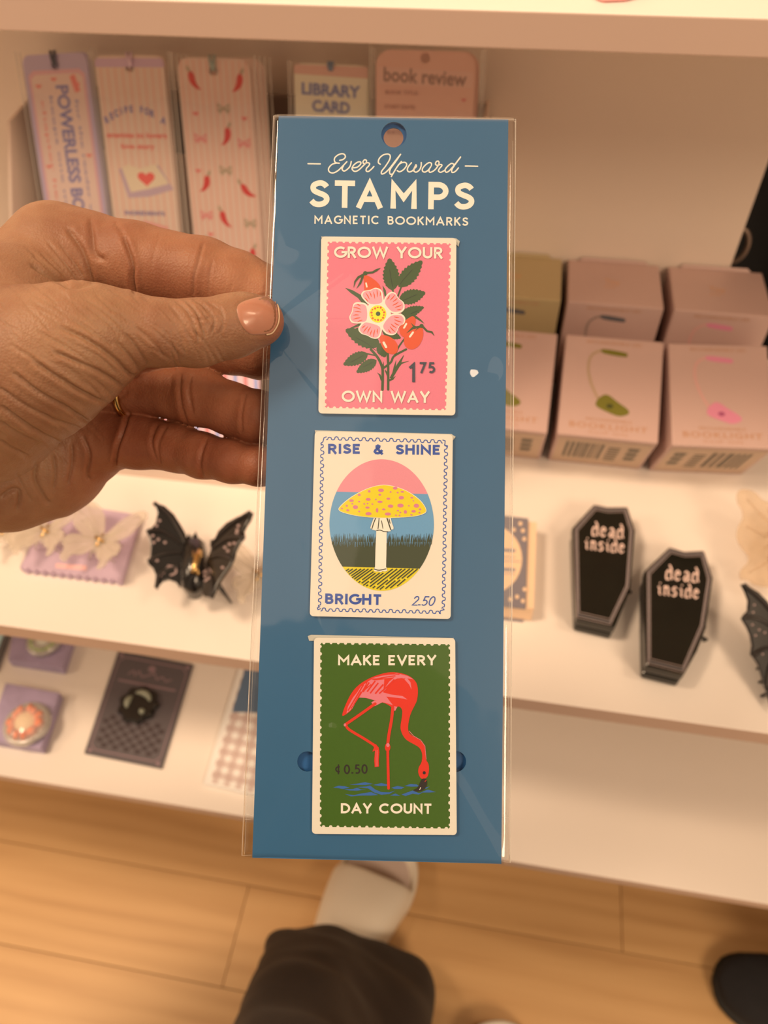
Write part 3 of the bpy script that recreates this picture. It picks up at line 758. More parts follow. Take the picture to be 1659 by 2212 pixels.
def hfront(u, v, p):
    e = min(u, 1 - u) / .03; e = min(1, e); e2 = min(1, min(v, 1 - v) / .01)
    h = -.0008 + (.0024) * math.sqrt(max(0, 1 - (1 - e) ** 2)) * (.3 + .7 * e2)
    for a, b, wd, am in FOLDS:
        a = np.array(a, float); b = np.array(b, float); t = np.clip((p - a) @ (b - a) / ((b - a) @ (b - a)), -.2, 1.2)
        d = np.linalg.norm(p - a - (b - a) * t)
        h += abs(am) * .5 * math.exp(-(d / wd) ** 2) * e * (1 if am > 0 else .4)
    dd = np.linalg.norm(p - np.array((1046., 800.))) / 44
    if dd < 1: h -= .0009 * (1 - dd * dd) ** 2 * .9
    return max(h, -.0008)
mb = MB(); mb.add(*sgrid(110, 300, hfront)); mb.build('front_film', M_film, sl, smooth=True, recalc=False)
mb = MB(); mb.add(*sgrid(8, 20, lambda u, v, p: -.0028 + (.0018 if u in (0, 1) else 0))); mb.build('back_film', M_film, sl, recalc=False)
M_seam = mat('clear_seam_edge', (.93, .9, .85), .15, alpha=.42, var=.02)
mb = MB(); mb.tube([CP(590, 246, -.001), CP(521, 1851, -.001)], .00011, 6); mb.build('side_seam', M_seam, sl, smooth=True)
mb = MB(); mb.tube([CP(1115, 253, -.001), CP(1103, 1867, -.001)], .00016, 6); mb.build('side_seam', M_seam, sl, smooth=True)
mb = MB(); mb.tube([CP(590, 246, -.001), CP(1115, 253, -.001)], .0001, 6); mb.build('top_edge', M_seam, sl, smooth=True)
M_seam2 = mat('clear_fold_edge', (.9, .86, .8), .15, alpha=.22, var=.02)
mb = MB()
for a, b in (((596, 300), (527, 1848)), ((1109, 300), (1097, 1862)), ((527, 1762), (543, 1762)), ((526, 1772), (543, 1773)), ((529, 1722), (544, 1722)), ((1085, 1768), (1103, 1768)), ((1084, 1864), (1103, 1866)), ((521, 1851), (543, 1850))):
    mb.tube([CP(*a, -.001), CP(*b, -.001)], .00007, 5)
mb.build('fold_line', M_seam2, sl, smooth=True)
mb = MB(); mb.add([CP(529, 1722, -.0031), CP(1101, 1735, -.0031), CP(1103, 1866, -.0031), CP(522, 1850, -.0031)], [(0, 1, 2, 3)]); mb.build('adhesive_flap', M_film, sl, recalc=False)

# ------------------------------------------------------------------ the hand: one continuous surface grown from tapered limbs
def C3(px, py, d): return np.array([(px - IW / 2) / FP * d, -(py - IH / 2) / FP * d, -d])     # lens-aligned metric space
def chain(*pts): return [(C3(x, y, d), r * d / FP) for x, y, d, r in pts]
THUMB = chain((560, 694, .2052, 53), (530, 696, .2045, 59), (500, 705, .204, 65), (424, 720, .202, 70), (345, 719, .2, 70), (285, 709, .2, 71), (200, 730, .199, 106))
THENAR = chain((200, 730, .199, 106), (132, 760, .2, 136), (70, 787, .204, 158), (-60, 850, .215, 190), (-280, 880, .225, 200))
INDEX = chain((118, 540, .236, 86), (200, 549, .234, 84), (290, 566, .231, 82), (440, 598, .2285, 80), (510, 622, .2275, 76), (575, 648, .2268, 69), (635, 674, .2268, 56))
INDEXB = chain((118, 540, .236, 86), (68, 600, .238, 98), (-6, 682, .24, 112), (-160, 800, .24, 150), (-320, 880, .235, 180))
MIDDLE = chain((100, 690, .245, 95), (290, 740, .24, 76), (430, 729, .2355, 65), (500, 741, .2335, 65), (565, 754, .2325, 63), (630, 760, .232, 50))
RING_ = chain((110, 810, .25, 90), (210, 838, .248, 62), (295, 843, .243, 52), (386, 849, .238, 56), (430, 857, .234, 61), (501, 884, .2295, 55), (559, 902, .2265, 56), (625, 916, .2262, 45))
PINKY = chain((120, 930, .252, 90), (240, 950, .248, 62), (300, 954, .244, 58), (386, 968, .239, 51), (436, 984, .234, 48), (501, 997, .2285, 45), (560, 1007, .2245, 41), (606, 1011, .2242, 36))
HYPO = chain((187, 962, .254, 80), (100, 992, .255, 122), (15, 1004, .252, 138), (-120, 1000, .248, 165), (-300, 930, .24, 190))
WEB = chain((112, 598, .228, 72), (30, 650, .222, 112), (-120, 740, .222, 150))
PALM = chain((70, 700, .25, 110), (60, 850, .253, 130), (100, 960, .254, 100))
def sd_chain(p, ch):
    best = None
    for (a, ra), (b, rb) in zip(ch[:-1], ch[1:]):
        ab = (b - a).astype(p.dtype); l2 = float(ab @ ab)
        t = np.clip(((p - a.astype(p.dtype)) @ ab) / l2, 0, 1)
        d = p - a.astype(p.dtype) - t[..., None] * ab
        v = np.sqrt((d * d).sum(-1)) - (ra + t * (rb - ra))
        best = v if best is None else smin(best, v, .0022)
    return best
def smin(a, b, k):
    h = np.clip(.5 + .5 * (b - a) / k, 0, 1)
    return b + (a - b) * h - k * h * (1 - h)
def hand_sdf(p):
    th = sd_chain(p, THUMB); te = sd_chain(p, THENAR); tt = smin(th, te, .006)
    back = smin(sd_chain(p, INDEXB), sd_chain(p, WEB), .008); palm = smin(sd_chain(p, PALM), sd_chain(p, HYPO), .010)
    base = smin(smin(te, back, .012), palm, .007)
    ix = sd_chain(p, INDEX); md = sd_chain(p, MIDDLE); rg = sd_chain(p, RING_); pk = sd_chain(p, PINKY)
    fg = smin(smin(smin(ix, md, .0012), rg, .0008), pk, .0008)
    pf = smin(smin(smin(ix, back, .008), smin(md, palm, .006), .001), smin(smin(rg, palm, .005), smin(pk, palm, .006), .001), .001)
    return np.minimum(smin(smin(tt, base, .003), np.minimum(fg, pf), .0022), 1e3)
def surface_nets(F, org, h):
    nx, ny, nz = F.shape; S = F < 0
    c = [(i, j, k) for i in (0, 1) for j in (0, 1) for k in (0, 1)]
    sub = lambda A, i, j, k: A[i:nx - 1 + i, j:ny - 1 + j, k:nz - 1 + k]
    cnt = sum(sub(S, *q).astype(np.int8) for q in c)
    act = (cnt > 0) & (cnt < 8)
    ijk = np.argwhere(act); idx = -np.ones(act.shape, np.int64); idx[act] = np.arange(len(ijk))
    acc = np.zeros((len(ijk), 3)); num = np.zeros(len(ijk))
    for a in c:
        for b in c:
            if sum(b) - sum(a) == 1 and all(bb >= aa for aa, bb in zip(a, b)):
                fa = F[ijk[:, 0] + a[0], ijk[:, 1] + a[1], ijk[:, 2] + a[2]]; fb = F[ijk[:, 0] + b[0], ijk[:, 1] + b[1], ijk[:, 2] + b[2]]
                m = (fa < 0) != (fb < 0); t = np.where(m, fa / np.where(m, fa - fb, 1), 0)
                acc += m[:, None] * (np.array(a) + t[:, None] * (np.array(b) - np.array(a))); num += m
    V = (ijk + acc / num[:, None]) * h + org
    Q = []
    for ax in range(3):
        o1, o2 = [x for x in range(3) if x != ax]
        s0 = [slice(None)] * 3; s1 = [slice(None)] * 3; s0[ax] = slice(0, -1); s1[ax] = slice(1, None)
        A = S[tuple(s0)]; B = S[tuple(s1)]; e = np.argwhere(A != B)
        e = e[(e[:, o1] > 0) & (e[:, o2] > 0) & (e[:, o1] < F.shape[o1] - 1) & (e[:, o2] < F.shape[o2] - 1)]
        ins = A[e[:, 0], e[:, 1], e[:, 2]]
        def g(d1, d2):
            q = e.copy(); q[:, o1] -= d1; q[:, o2] -= d2; return idx[q[:, 0], q[:, 1], q[:, 2]]
        q = np.stack([g(1, 1), g(0, 1), g(0, 0), g(1, 0)], 1)
        flip = ins if ax != 1 else ~ins
        q[~flip] = q[~flip][:, ::-1]; Q.append(q)
    return V, np.concatenate(Q)
lo = np.array([-.168, -.022, -.285]); hi = np.array([-.020, .100, -.158]); HS = .00075
nn = np.ceil((hi - lo) / HS).astype(int)
g = [lo[i] + HS * np.arange(nn[i]) for i in range(3)]
F = np.empty(nn, np.float32)
for i0 in range(0, nn[0], 24):
    gx = np.stack(np.meshgrid(g[0][i0:i0 + 24], g[1], g[2], indexing='ij'), -1).astype(np.float32)
    F[i0:i0 + 24] = hand_sdf(gx)
HV, HQ = surface_nets(F, lo, HS)
def grad(p, e=.0003):
    G = np.stack([hand_sdf(p + np.eye(3, dtype=p.dtype)[i] * p.dtype.type(e)) - hand_sdf(p - np.eye(3, dtype=p.dtype)[i] * p.dtype.type(e)) for i in range(3)], -1)
    return G / (np.linalg.norm(G, axis=-1, keepdims=True) + 1e-9)
# one linear subdivision, then pull onto the surface
ed = np.sort(np.concatenate([HQ[:, [0, 1]], HQ[:, [1, 2]], HQ[:, [2, 3]], HQ[:, [3, 0]]]), 1)
ue, inv = np.unique(ed, axis=0, return_inverse=True); inv = inv.reshape(-1)
nV = len(HV); nQ = len(HQ); E = inv.reshape(4, nQ).T + nV; Cc = np.arange(nQ) + nV + len(ue)
V2 = np.concatenate([HV, HV[ue].mean(1), HV[HQ].mean(1)]).astype(np.float32)
Q2 = np.concatenate([np.stack([HQ[:, k], E[:, k], Cc, E[:, (k - 1) % 4]], 1) for k in range(4)])
G = grad(V2); V2 = V2 - G * hand_sdf(V2)[:, None] * .95
G = grad(V2)
# skin folds: shallow grooves with raised lips, drawn on the side that faces up and out
hz = lambda pts: [(x / 2.592, y / 2.592 + 420) for x, y in pts]
CRE = [  # (points, depth mm, half width px)
 ([(690, 230), (722, 320), (745, 400), (742, 470), (755, 560)], 1.1, 5), ([(640, 150), (690, 225)], .45, 5), ([(505, 130), (515, 230), (530, 330), (590, 370)], .7, 6), ([(375, 190), (420, 250), (470, 330), (500, 420), (520, 500)], .9, 6),
 ([(1140, 262), (1112, 370), (1085, 470), (1085, 570)], .40, 3.5), ([(1190, 370), (1170, 470), (1168, 560)], .3, 3), ([(905, 200), (860, 330), (850, 420)], .12, 4), ([(1300, 500), (1280, 560)], .15, 3),
 ([(170, 390), (260, 445), (340, 490), (400, 516), (520, 500)], 1.0, 6), ([(230, 330), (320, 420), (395, 505)], .3, 3), ([(180, 340), (290, 440), (380, 512)], .28, 3), ([(260, 260), (360, 380), (440, 490)], .32, 3), ([(330, 270), (420, 390), (485, 492)], .3, 3), ([(140, 290), (240, 380), (330, 470)], .22, 3),
 ([(980, 595), (1045, 650), (1085, 730), (1115, 840)], .42, 3), ([(1035, 590), (1100, 660), (1132, 745), (1150, 800)], .5, 3), ([(1085, 590), (1160, 640), (1200, 710), (1185, 770)], .42, 3), ([(1150, 600), (1225, 645), (1250, 710), (1235, 780)], .3, 3), ([(940, 610), (1000, 680), (1050, 770), (1110, 860)], .28, 3),
 ([(1050, 680), (1120, 700), (1180, 690)], .25, 3), ([(880, 620), (960, 700), (1010, 800), (1040, 900)], .18, 3),
 ([(700, 780), (760, 850), (835, 965)], .4, 4), ([(740, 730), (830, 800), (900, 880), (960, 930)], .25, 4), ([(790, 700), (900, 790), (990, 880), (1040, 930)], .2, 3), ([(650, 820), (720, 900), (790, 1000)], .35, 4),
 ([(330, 740), (460, 800), (560, 860), (650, 930), (730, 1010), (780, 1012)], .8, 5), ([(300, 880), (440, 940), (570, 1000), (700, 1085)], .8, 5), ([(180, 930), (340, 1040), (480, 1120), (600, 1170)], .85, 5), ([(60, 990), (220, 1110), (380, 1200), (500, 1280)], .85, 5),
 ([(0, 1080), (140, 1180), (300, 1260), (480, 1320)], .6, 5), ([(0, 1180), (120, 1270), (250, 1350), (350, 1395)], .85, 5), ([(0, 1270), (100, 1340), (220, 1390)], .6, 5), ([(0, 1375), (80, 1430), (170, 1470)], .6, 5),
 ([(400, 700), (520, 770), (640, 850)], .25, 4), ([(200, 760), (360, 850), (520, 950)], .3, 4), ([(60, 840), (240, 960), (420, 1080), (520, 1130)], .35, 4),
 ([(460, 1350), (500, 1450), (490, 1560), (505, 1600)], .8, 4), ([(400, 1390), (405, 1500), (380, 1630)], .6, 4), ([(210, 1490), (195, 1590), (250, 1700), (280, 1730)], .8, 5), ([(0, 1700), (60, 1655), (110, 1665), (95, 1780)], .8, 5), ([(300, 1450), (310, 1560), (300, 1650)], .5, 4), ([(90, 1560), (130, 1640), (180, 1720)], .4, 4),
 ([(725, 1215), (690, 1320), (655, 1420), (640, 1525)], 1.0, 4), ([(1010, 990), (1005, 1100), (1018, 1200), (1050, 1290)], .5, 4), ([(1070, 1000), (1058, 1100), (1080, 1230)], .45, 4), ([(1375, 1110), (1352, 1230), (1355, 1340)], .3, 3.5), ([(960, 1000), (950, 1120)], .15, 4),
 ([(885, 1280), (848, 1380), (880, 1500)], .5, 4), ([(935, 1290), (885, 1400), (900, 1520)], .4, 4), ([(1160, 1360), (1128, 1450), (1120, 1530), (1140, 1592)], .55, 4), ([(720, 1100), (660, 1150), (600, 1210)], .4, 5),
]
NAIL = hz([(1322, 640), (1345, 606), (1400, 584), (1480, 566), (1530, 575), (1556, 640), (1556, 720), (1522, 775), (1460, 786), (1400, 782), (1362, 745), (1338, 700)])
NAILC = [tuple(p) for p in crom(NAIL, 3, True)]
pxv = V2[:, 0] / -V2[:, 2] * FP + IW / 2; pyv = -V2[:, 1] / -V2[:, 2] * FP + IH / 2
vd = -V2 / np.linalg.norm(V2, axis=1, keepdims=True)
face = np.clip((G * vd).sum(1) * 3 + .3, 0, 1)
disp = np.zeros(len(V2))
def groove(pts, dep, wd, lip=.35):
    pts = np.array(pts, float)
    m = (pxv > pts[:, 0].min() - 5 * wd) & (pxv < pts[:, 0].max() + 5 * wd) & (pyv > pts[:, 1].min() - 5 * wd) & (pyv < pts[:, 1].max() + 5 * wd) & (face > 0)
    q = np.stack([pxv[m], pyv[m]], 1); best = np.full(len(q), 1e9); tt = np.zeros(len(q)); n = len(pts) - 1
    for i in range(n):
        a, b = pts[i], pts[i + 1]; l = max(1e-6, (b - a) @ (b - a)); t = np.clip((q - a) @ (b - a) / l, 0, 1)
        d = np.linalg.norm(q - a - t[:, None] * (b - a), axis=1); k = d < best; best[k] = d[k]; tt[k] = (i + t[k]) / n
    f = np.clip(np.minimum(tt, 1 - tt) * 7 + .15, 0, 1)
    disp[m] += (-dep * np.exp(-(best / wd) ** 2) + lip * dep * np.exp(-((best - 2.6 * wd) / (1.6 * wd)) ** 2)) * f * face[m] * .001
for pts, dep, wd in CRE: groove(crom(hz(pts), 4), dep * .85, wd * .85)
rw = random.Random(11)
for k in range(60):                          # long fine skin lines over the thumb base
    x = rw.uniform(-20, 330); yy = 600 + rw.uniform(0, 330) ; 
    if yy > 1000 - .5 * x: continue
    an = rw.uniform(.45, .75); L = rw.uniform(40, 130)
    groove([(x, yy), (x + L * .5 * math.cos(an), yy + L * .5 * math.sin(an) + 2), (x + L * math.cos(an + .1), yy + L * math.sin(an + .1))], rw.uniform(.06, .16), 2.6)
for k in range(34):                          # fine lines round the thumb joint
    x = rw.uniform(340, 480); yy = rw.uniform(650, 770)
    L = rw.uniform(20, 50); an = rw.uniform(.8, 1.3)
    groove([(x, yy), (x + L * math.cos(an), yy + L * math.sin(an))], rw.uniform(.08, .2), 2.4)
groove(NAILC + [NAILC[0]], .2, 3, .4)
V3 = V2 + G * disp[:, None]
V3w = V3 @ WM.T + CO
HORG = CO + WM @ C3(-200, 850, .23)
person = thing('person', 'photographer in black wide trousers and cream slides, holding the blue card in the left hand', 'person', loc=(-.05, -.2, 0))
def skin_mat():
    m = bpy.data.materials.new('skin'); m.use_nodes = True; nt = m.node_tree; b = nt.nodes['Principled BSDF']; N = nt.nodes.new; Lk = nt.links.new
    tc = N('ShaderNodeTexCoord'); n1 = N('ShaderNodeTexNoise'); n1.inputs['Scale'].default_value = 38; n1.inputs['Detail'].default_value = 4
    Lk(tc.outputs['Object'], n1.inputs[0]); cr = N('ShaderNodeValToRGB'); e = cr.color_ramp.elements
    e[0].position = .33; e[0].color = (.26, .125, .072, 1); e[1].position = .68; e[1].color = (.36, .205, .120, 1)
    Lk(n1.outputs[0], cr.inputs[0])
    n2 = N('ShaderNodeTexNoise'); n2.inputs['Scale'].default_value = 260; n2.inputs['Detail'].default_value = 2; Lk(tc.outputs['Object'], n2.inputs[0])
    mx = N('ShaderNodeMix'); mx.data_type = 'RGBA'; mx.blend_type = 'MULTIPLY'; mx.inputs[0].default_value = .25
    cr2 = N('ShaderNodeValToRGB'); cr2.color_ramp.elements[0].color = (.75, .6, .55, 1); cr2.color_ramp.elements[0].position = .35; cr2.color_ramp.elements[1].position = .6
    Lk(n2.outputs[0], cr2.inputs[0]); Lk(cr.outputs[0], mx.inputs[6]); Lk(cr2.outputs[0], mx.inputs[7]); at = N('ShaderNodeAttribute'); at.attribute_name = 'palm_flush_shade'
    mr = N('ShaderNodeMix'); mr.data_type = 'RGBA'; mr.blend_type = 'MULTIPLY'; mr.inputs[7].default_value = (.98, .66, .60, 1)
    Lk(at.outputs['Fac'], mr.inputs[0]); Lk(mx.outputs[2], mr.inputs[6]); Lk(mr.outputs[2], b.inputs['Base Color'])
    b.inputs['Roughness'].default_value = .5; b.inputs['Subsurface Weight'].default_value = .35; b.inputs['Subsurface Radius'].default_value = (1, .3, .15); b.inputs['Subsurface Scale'].default_value = .003
    b.inputs['Specular IOR Level'].default_value = .35
    v = N('ShaderNodeTexVoronoi'); v.inputs['Scale'].default_value = 1500; Lk(tc.outputs['Object'], v.inputs['Vector'])
    n3 = N('ShaderNodeTexNoise'); n3.inputs['Scale'].default_value = 900; n3.inputs['Detail'].default_value = 3; Lk(tc.outputs['Object'], n3.inputs[0])
    ad = N('ShaderNodeMath'); Lk(v.outputs['Distance'], ad.inputs[0]); Lk(n3.outputs[0], ad.inputs[1])
    bp = N('ShaderNodeBump'); bp.inputs['Strength'].default_value = .35; bp.inputs['Distance'].default_value = .00025; Lk(ad.outputs[0], bp.inputs['Height']); Lk(bp.outputs[0], b.inputs['Normal'])
    return m
M_skin = skin_mat()
me = bpy.data.meshes.new('hand')
off = OFF[person.name]
me.vertices.add(len(V3w)); me.vertices.foreach_set('co', (V3w - off).astype(np.float32).ravel())
me.loops.add(len(Q2) * 4); me.loops.foreach_set('vertex_index', Q2.ravel().astype(np.int32))
me.polygons.add(len(Q2)); me.polygons.foreach_set('loop_start', (np.arange(len(Q2)) * 4).astype(np.int32))
me.polygons.foreach_set('use_smooth', [True] * len(Q2))
me.update(calc_edges=True); me.validate()
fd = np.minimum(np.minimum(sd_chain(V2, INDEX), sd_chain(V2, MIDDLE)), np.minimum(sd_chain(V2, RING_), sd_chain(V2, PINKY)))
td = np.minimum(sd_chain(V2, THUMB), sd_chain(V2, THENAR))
fl_ = np.clip((td - fd) / .008, 0, 1) * np.clip((pxv - 90) / 160, .15, 1) * np.clip(.55 + (pyv - 600) / 700, .5, 1)  # redder fingers: palm skin, plus shade and see-through light put into the colour
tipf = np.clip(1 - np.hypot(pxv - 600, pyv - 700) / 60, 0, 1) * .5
att = me.attributes.new('palm_flush_shade', 'FLOAT', 'POINT'); att.data.foreach_set('value', np.maximum(fl_, tipf).astype(np.float32))
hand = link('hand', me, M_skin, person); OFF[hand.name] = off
hand['label'] = 'bare left hand, thumb in front of the card and four fingers behind'
def hsurf(px, py, d0=.17, lift=0):           # first point of the skin along a sight line
    P0 = np.stack([C3(x, y, d0) for x, y in zip(px, py)]); D = P0 / np.linalg.norm(P0, axis=1, keepdims=True)
    for _ in range(60): P0 = P0 + D * np.clip(hand_sdf(P0), -.002, .01)[:, None]
    g_ = grad(P0); return (P0 + g_ * lift), g_
# thumb nail: a curved plate laid in its bed
nc = np.mean(NAILC, 0); rings = [1, .93, .75, .5, .25]; vs = []; fs = []
NN = len(NAILC)
for ri_, s in enumerate(rings):
    q = np.array([nc + (np.array(p) - nc) * s for p in NAILC])
    pts, g_ = hsurf(q[:, 0], q[:, 1], lift=(-.00012 if ri_ == 0 else .00006 + .00022 * (1 - s)))
    vs += list(pts)
pc, _ = hsurf([nc[0]], [nc[1]], lift=.00036); vs.append(pc[0])
for r_ in range(len(rings) - 1):
    for k in range(NN):
        k2 = (k + 1) % NN; fs.append((r_ * NN + k, r_ * NN + k2, (r_ + 1) * NN + k2, (r_ + 1) * NN + k))
for k in range(NN): fs.append(((len(rings) - 1) * NN + k, (len(rings) - 1) * NN + (k + 1) % NN, len(vs) - 1))
mb = MB(); mb.add([CO + WM @ p for p in vs], fs)
mb.build('thumbnail', mat('nail', (.46, .21, .14), .28, var=.05, scale=200, sss=.3, coat=.35), hand, smooth=True, label='short pink thumbnail')
# pale free edge of the nail
fe = [p for p in NAILC if p[0] > 590 - 0 or (p[0] > 583 and p[1] < 660)]
fe = crom(hz([(1500, 568), (1534, 580), (1558, 640), (1558, 715), (1526, 772), (1490, 784)]), 5)
q = np.array(fe); pts, _ = hsurf(q[:, 0], q[:, 1], lift=.0001)
mb = MB(); mb.tube([CO + WM @ p for p in pts], .00022, 8); mb.build('nail_free_edge', mat('nail_edge', (.6, .44, .29), .35, var=.05), hand, smooth=True, label='pale yellowish nail rim')
# gold ring on the ring finger
a = C3(262, 841, .2455); b = C3(312, 845, .242); ax = nrm(b - a); cen = C3(288, 849, .2435)
e1 = nrm(np.cross(ax, [0, 0, 1])); e2 = np.cross(ax, e1)
RR = 52 * .2435 / FP + .0006
mb = MB(); vs = []; fs = []; NS = 64
for k in range(NS):
    an = 2 * math.pi * k / NS; rd = e1 * math.cos(an) + e2 * math.sin(an)
    for w_, h_ in ((-.0011, -.0004), (-.0011, .0003), (-.0004, .0008), (.0004, .0008), (.0011, .0003), (.0011, -.0004)):
        vs.append(CO + WM @ (cen + rd * (RR + h_) + ax * w_))
for k in range(NS):
    for j in range(6): fs.append((k * 6 + j, k * 6 + (j + 1) % 6, ((k + 1) % NS) * 6 + (j + 1) % 6, ((k + 1) % NS) * 6 + j))
mb.add(vs, fs); rg = mb.build('gold_ring', mat('gold', (.85, .55, .2), .18, metal=1, var=.03), person, smooth=True, label='thin gold ring on the ring finger')
# forearm in a dark sleeve, out of the frame to the left
M_knit = mat('charcoal_knit', (.035, .033, .035), .9, var=.3, scale=90, bump=.4, bscale=700)
mb = MB()
arm = [C3(-235, 880, .232), C3(-420, 930, .235), C3(-900, 1150, .26), C3(-1700, 1700, .33), C3(-2300, 2700, .36)]
mb.tube(crom([CO + WM @ p for p in arm], 5), [.036 + .012 * min(1, k / 16) for k in range(21)], 24, caps=False)
mb.build('jumper_sleeve', M_knit, person, smooth=True)

# ------------------------------------------------------------------ legs, feet, slides
M_trouser = mat('black_trouser_cloth', (.034, .024, .020), .8, var=.4, scale=14, bump=.5, bscale=260)
M_slide = mat('cream_slide_foam', (.90, .86, .76), .4, var=.02, scale=30)
M_sole = mat('footbed_foam', (.62, .53, .50), .55, var=.04, scale=60, bump=.1)
M_sock = mat('white_sock', (.7, .68, .7), .9, var=.1, scale=200, bump=.6, bscale=900)
def rings_mesh(mb, rings, cap0=False, cap1=False, mi=0):
    n = len(rings[0]); vs = [p for r in rings for p in r]; fs = []
    for i in range(len(rings) - 1):
        for k in range(n):
            fs.append((i * n + k, i * n + (k + 1) % n, (i + 1) * n + (k + 1) % n, (i + 1) * n + k))
    if cap0: fs.append(list(range(n))[::-1])
    if cap1: fs.append([(len(rings) - 1) * n + k for k in range(n)])
    mb.add(vs, fs, mi)
def slide(heel, toe, wd, parent, toeout=1):
    """one cream slide: sole from heel to toe (floor points), puffy strap across"""
    h = np.array([heel[0], heel[1], 0.]); t = np.array([toe[0], toe[1], 0.]); L = np.linalg.norm(t - h); d = (t - h) / L
    n = np.array([d[1], -d[0], 0.])
    prof = [(0, 0), (.02, .20), (.08, .32), (.2, .36), (.4, .37), (.58, .45), (.72, .50), (.84, .48), (.93, .38), (.98, .22), (1, 0)]
    def outline(k, z, sc=1.0):
        L1 = [(s, w) for s, w in prof]; pts = []
        for s, w in L1: pts.append((.5 + (s - .5) * sc, w * wd * sc * (1 if w else 0)))
        q = [h + d * L * s + n * (w + .03 * wd * (s > .6)) + np.array([0, 0, z]) for s, w in pts]
        q2 = [h + d * L * s - n * w * .96 + np.array([0, 0, z]) for s, w in pts[1:-1][::-1]]
        return crom(q + q2, 3, True)
    mb = MB()
    R_ = [outline(0, .0, .97), outline(0, .006, 1.0), outline(0, .022, 1.0), outline(0, .029, .985), outline(0, .030, .95), outline(0, .024, .90), outline(0, .022, .86)]
    rings_mesh(mb, R_, True, False)
    s = mb.build('slide_sole', M_slide, parent, smooth=True, label='cream foam slide sole')
    mb = MB(); rings_mesh(mb, [outline(0, .0222, .88), outline(0, .0226, .80)], False, True); mb.build('footbed', M_sole, s, label='dull pinkish grey footbed')
    # strap
    mb = MB(); rings = []
    ns, nw = 12, 22
    for i in range(ns + 1):
        s_ = .33 + .43 * i / ns
        w = np.interp(s_, [p[0] for p in prof], [p[1] for p in prof]) * wd * 1.0
        ht = .056 + .040 * (1 - i / ns) ** 1.2
        puff = .004 * math.sin(math.pi * i / ns) ** .5
        row = []
        for k in range(nw + 1):
            a = math.pi * k / nw; skew = .035 * math.cos(a) * L * .55
            z = .018 + (ht - .018 + puff) * math.sin(a) ** .62
            row.append(h + d * (L * s_ + skew) + n * (w + puff) * math.copysign(abs(math.cos(a)) ** .75, math.cos(a)) + np.array([0, 0, z]))
        rings.append(row)
    vs = [p for r in rings for p in r]; m_ = nw + 1
    fs = [(i * m_ + k, i * m_ + k + 1, (i + 1) * m_ + k + 1, (i + 1) * m_ + k) for i in range(ns) for k in range(nw)]
    mb.add(vs, fs); st = mb.build('slide_strap', M_slide, parent, smooth=True, label='wide puffy cream strap')
    md = st.modifiers.new('t', 'SOLIDIFY'); md.thickness = .007; md.offset = -1
    md = st.modifiers.new('b', 'BEVEL'); md.width = .003; md.segments = 3; md.limit_method = 'ANGLE'
    # foot in a sock
    mb = MB(); rings = []
    for s_, hw, ht in ((.06, .12, .03), (.1, .22, .055), (.2, .27, .068), (.32, .29, .060), (.45, .34, .048), (.58, .38, .036), (.68, .38, .028), (.73, .30, .020), (.75, .12, .010)):
        row = []
        for k in range(20):
            a = 2 * math.pi * k / 20
            row.append(h + d * L * s_ + n * hw * wd * math.cos(a) + np.array([0, 0, .024 + ht / 2 + ht / 2 * math.sin(a)]))
        rings.append(row)
    rings_mesh(mb, rings, True, True); mb.build('sock', M_sock, parent, smooth=True)
toe1 = onZ(850, 1806, .02); heel1 = onZ(690, 2175, .02)
dirn = nrm((toe1 - heel1)[:2]); heel1_ = toe1[:2] - dirn * .265
slide(heel1_, toe1[:2], .108, person)
toe2 = onZ(1082, 2203, .02); slide(toe2[:2] - nrm(np.array([-.05, 1.])) * .265, toe2[:2], .105, person)
def leg(hem, ankle, knee, hip, name='trouser_leg'):
    M_trouser.node_tree.nodes['Principled BSDF'].inputs['Sheen Weight'].default_value = .05
    # hem: outline points (world) going round; then rings up to the knee and hip
    n = len(hem); hem = [np.array(p) for p in hem]; c0 = np.mean(hem, 0); rings = []
    up = [(0, 0), (.05, 0), (.12, .1), (.2, 0), (.3, .25), (.4, 0), (.5, .42), (.62, 0), (.75, .7), (.88, 0), (1, 1)]
    rr = random.Random(5)
    for t, _ in up:
        c = c0 * (1 - t) + np.array(knee) * t; sc = 1 - .22 * t; row = []
        for k in range(n):
            v = hem[k] - c0; rad = np.linalg.norm(v); a = math.atan2(v[1], v[0])
            fold = 1 + (.12 * math.sin(a * 3 + 1.2 + 2.2 * t) + .14 * math.sin(a * 5 + 4.5 * t + .5)) * (1 - .3 * t) * min(1, .25 + t * 6)
            w2 = v * (1 - t) * sc + t * np.array([math.cos(a) * .088, math.sin(a) * .095, 0])
            row.append(c + w2 * fold)
        rings.append(row)
    for t in (.35, .7, 1):
        c = np.array(knee) * (1 - t) + np.array(hip) * t
        rings.append([c + np.array([math.cos(2 * math.pi * k / n) * (.088 + .014 * t), math.sin(2 * math.pi * k / n) * (.095 + .02 * t), 0]) for k in range(n)])
    # align later rings with hem angles
    base = [math.atan2((p - c0)[1], (p - c0)[0]) for p in hem]
    for r_i, t in zip((-3, -2, -1), (.35, .7, 1)):
        c = np.array(knee) * (1 - t) + np.array(hip) * t
        rings[r_i] = [c + np.array([math.cos(a) * (.088 + .014 * t), math.sin(a) * (.095 + .02 * t), 0]) for a in base]
    mb = MB(); rings_mesh(mb, [[p - np.array([0, 0, .004]) for p in rings[0]]] + rings, False, True)
    o = mb.build(name, M_trouser, person, smooth=True)
    md = o.modifiers.new('s', 'SUBSURF'); md.levels = 3; md.render_levels = 3
    tx = bpy.data.textures.new('cloth_folds', 'CLOUDS'); tx.noise_scale = .11; tx.noise_depth = 1
    md = o.modifiers.new('folds', 'DISPLACE'); md.texture = tx; md.strength = .030; md.mid_level = .5; md.texture_coords = 'LOCAL'
    return o
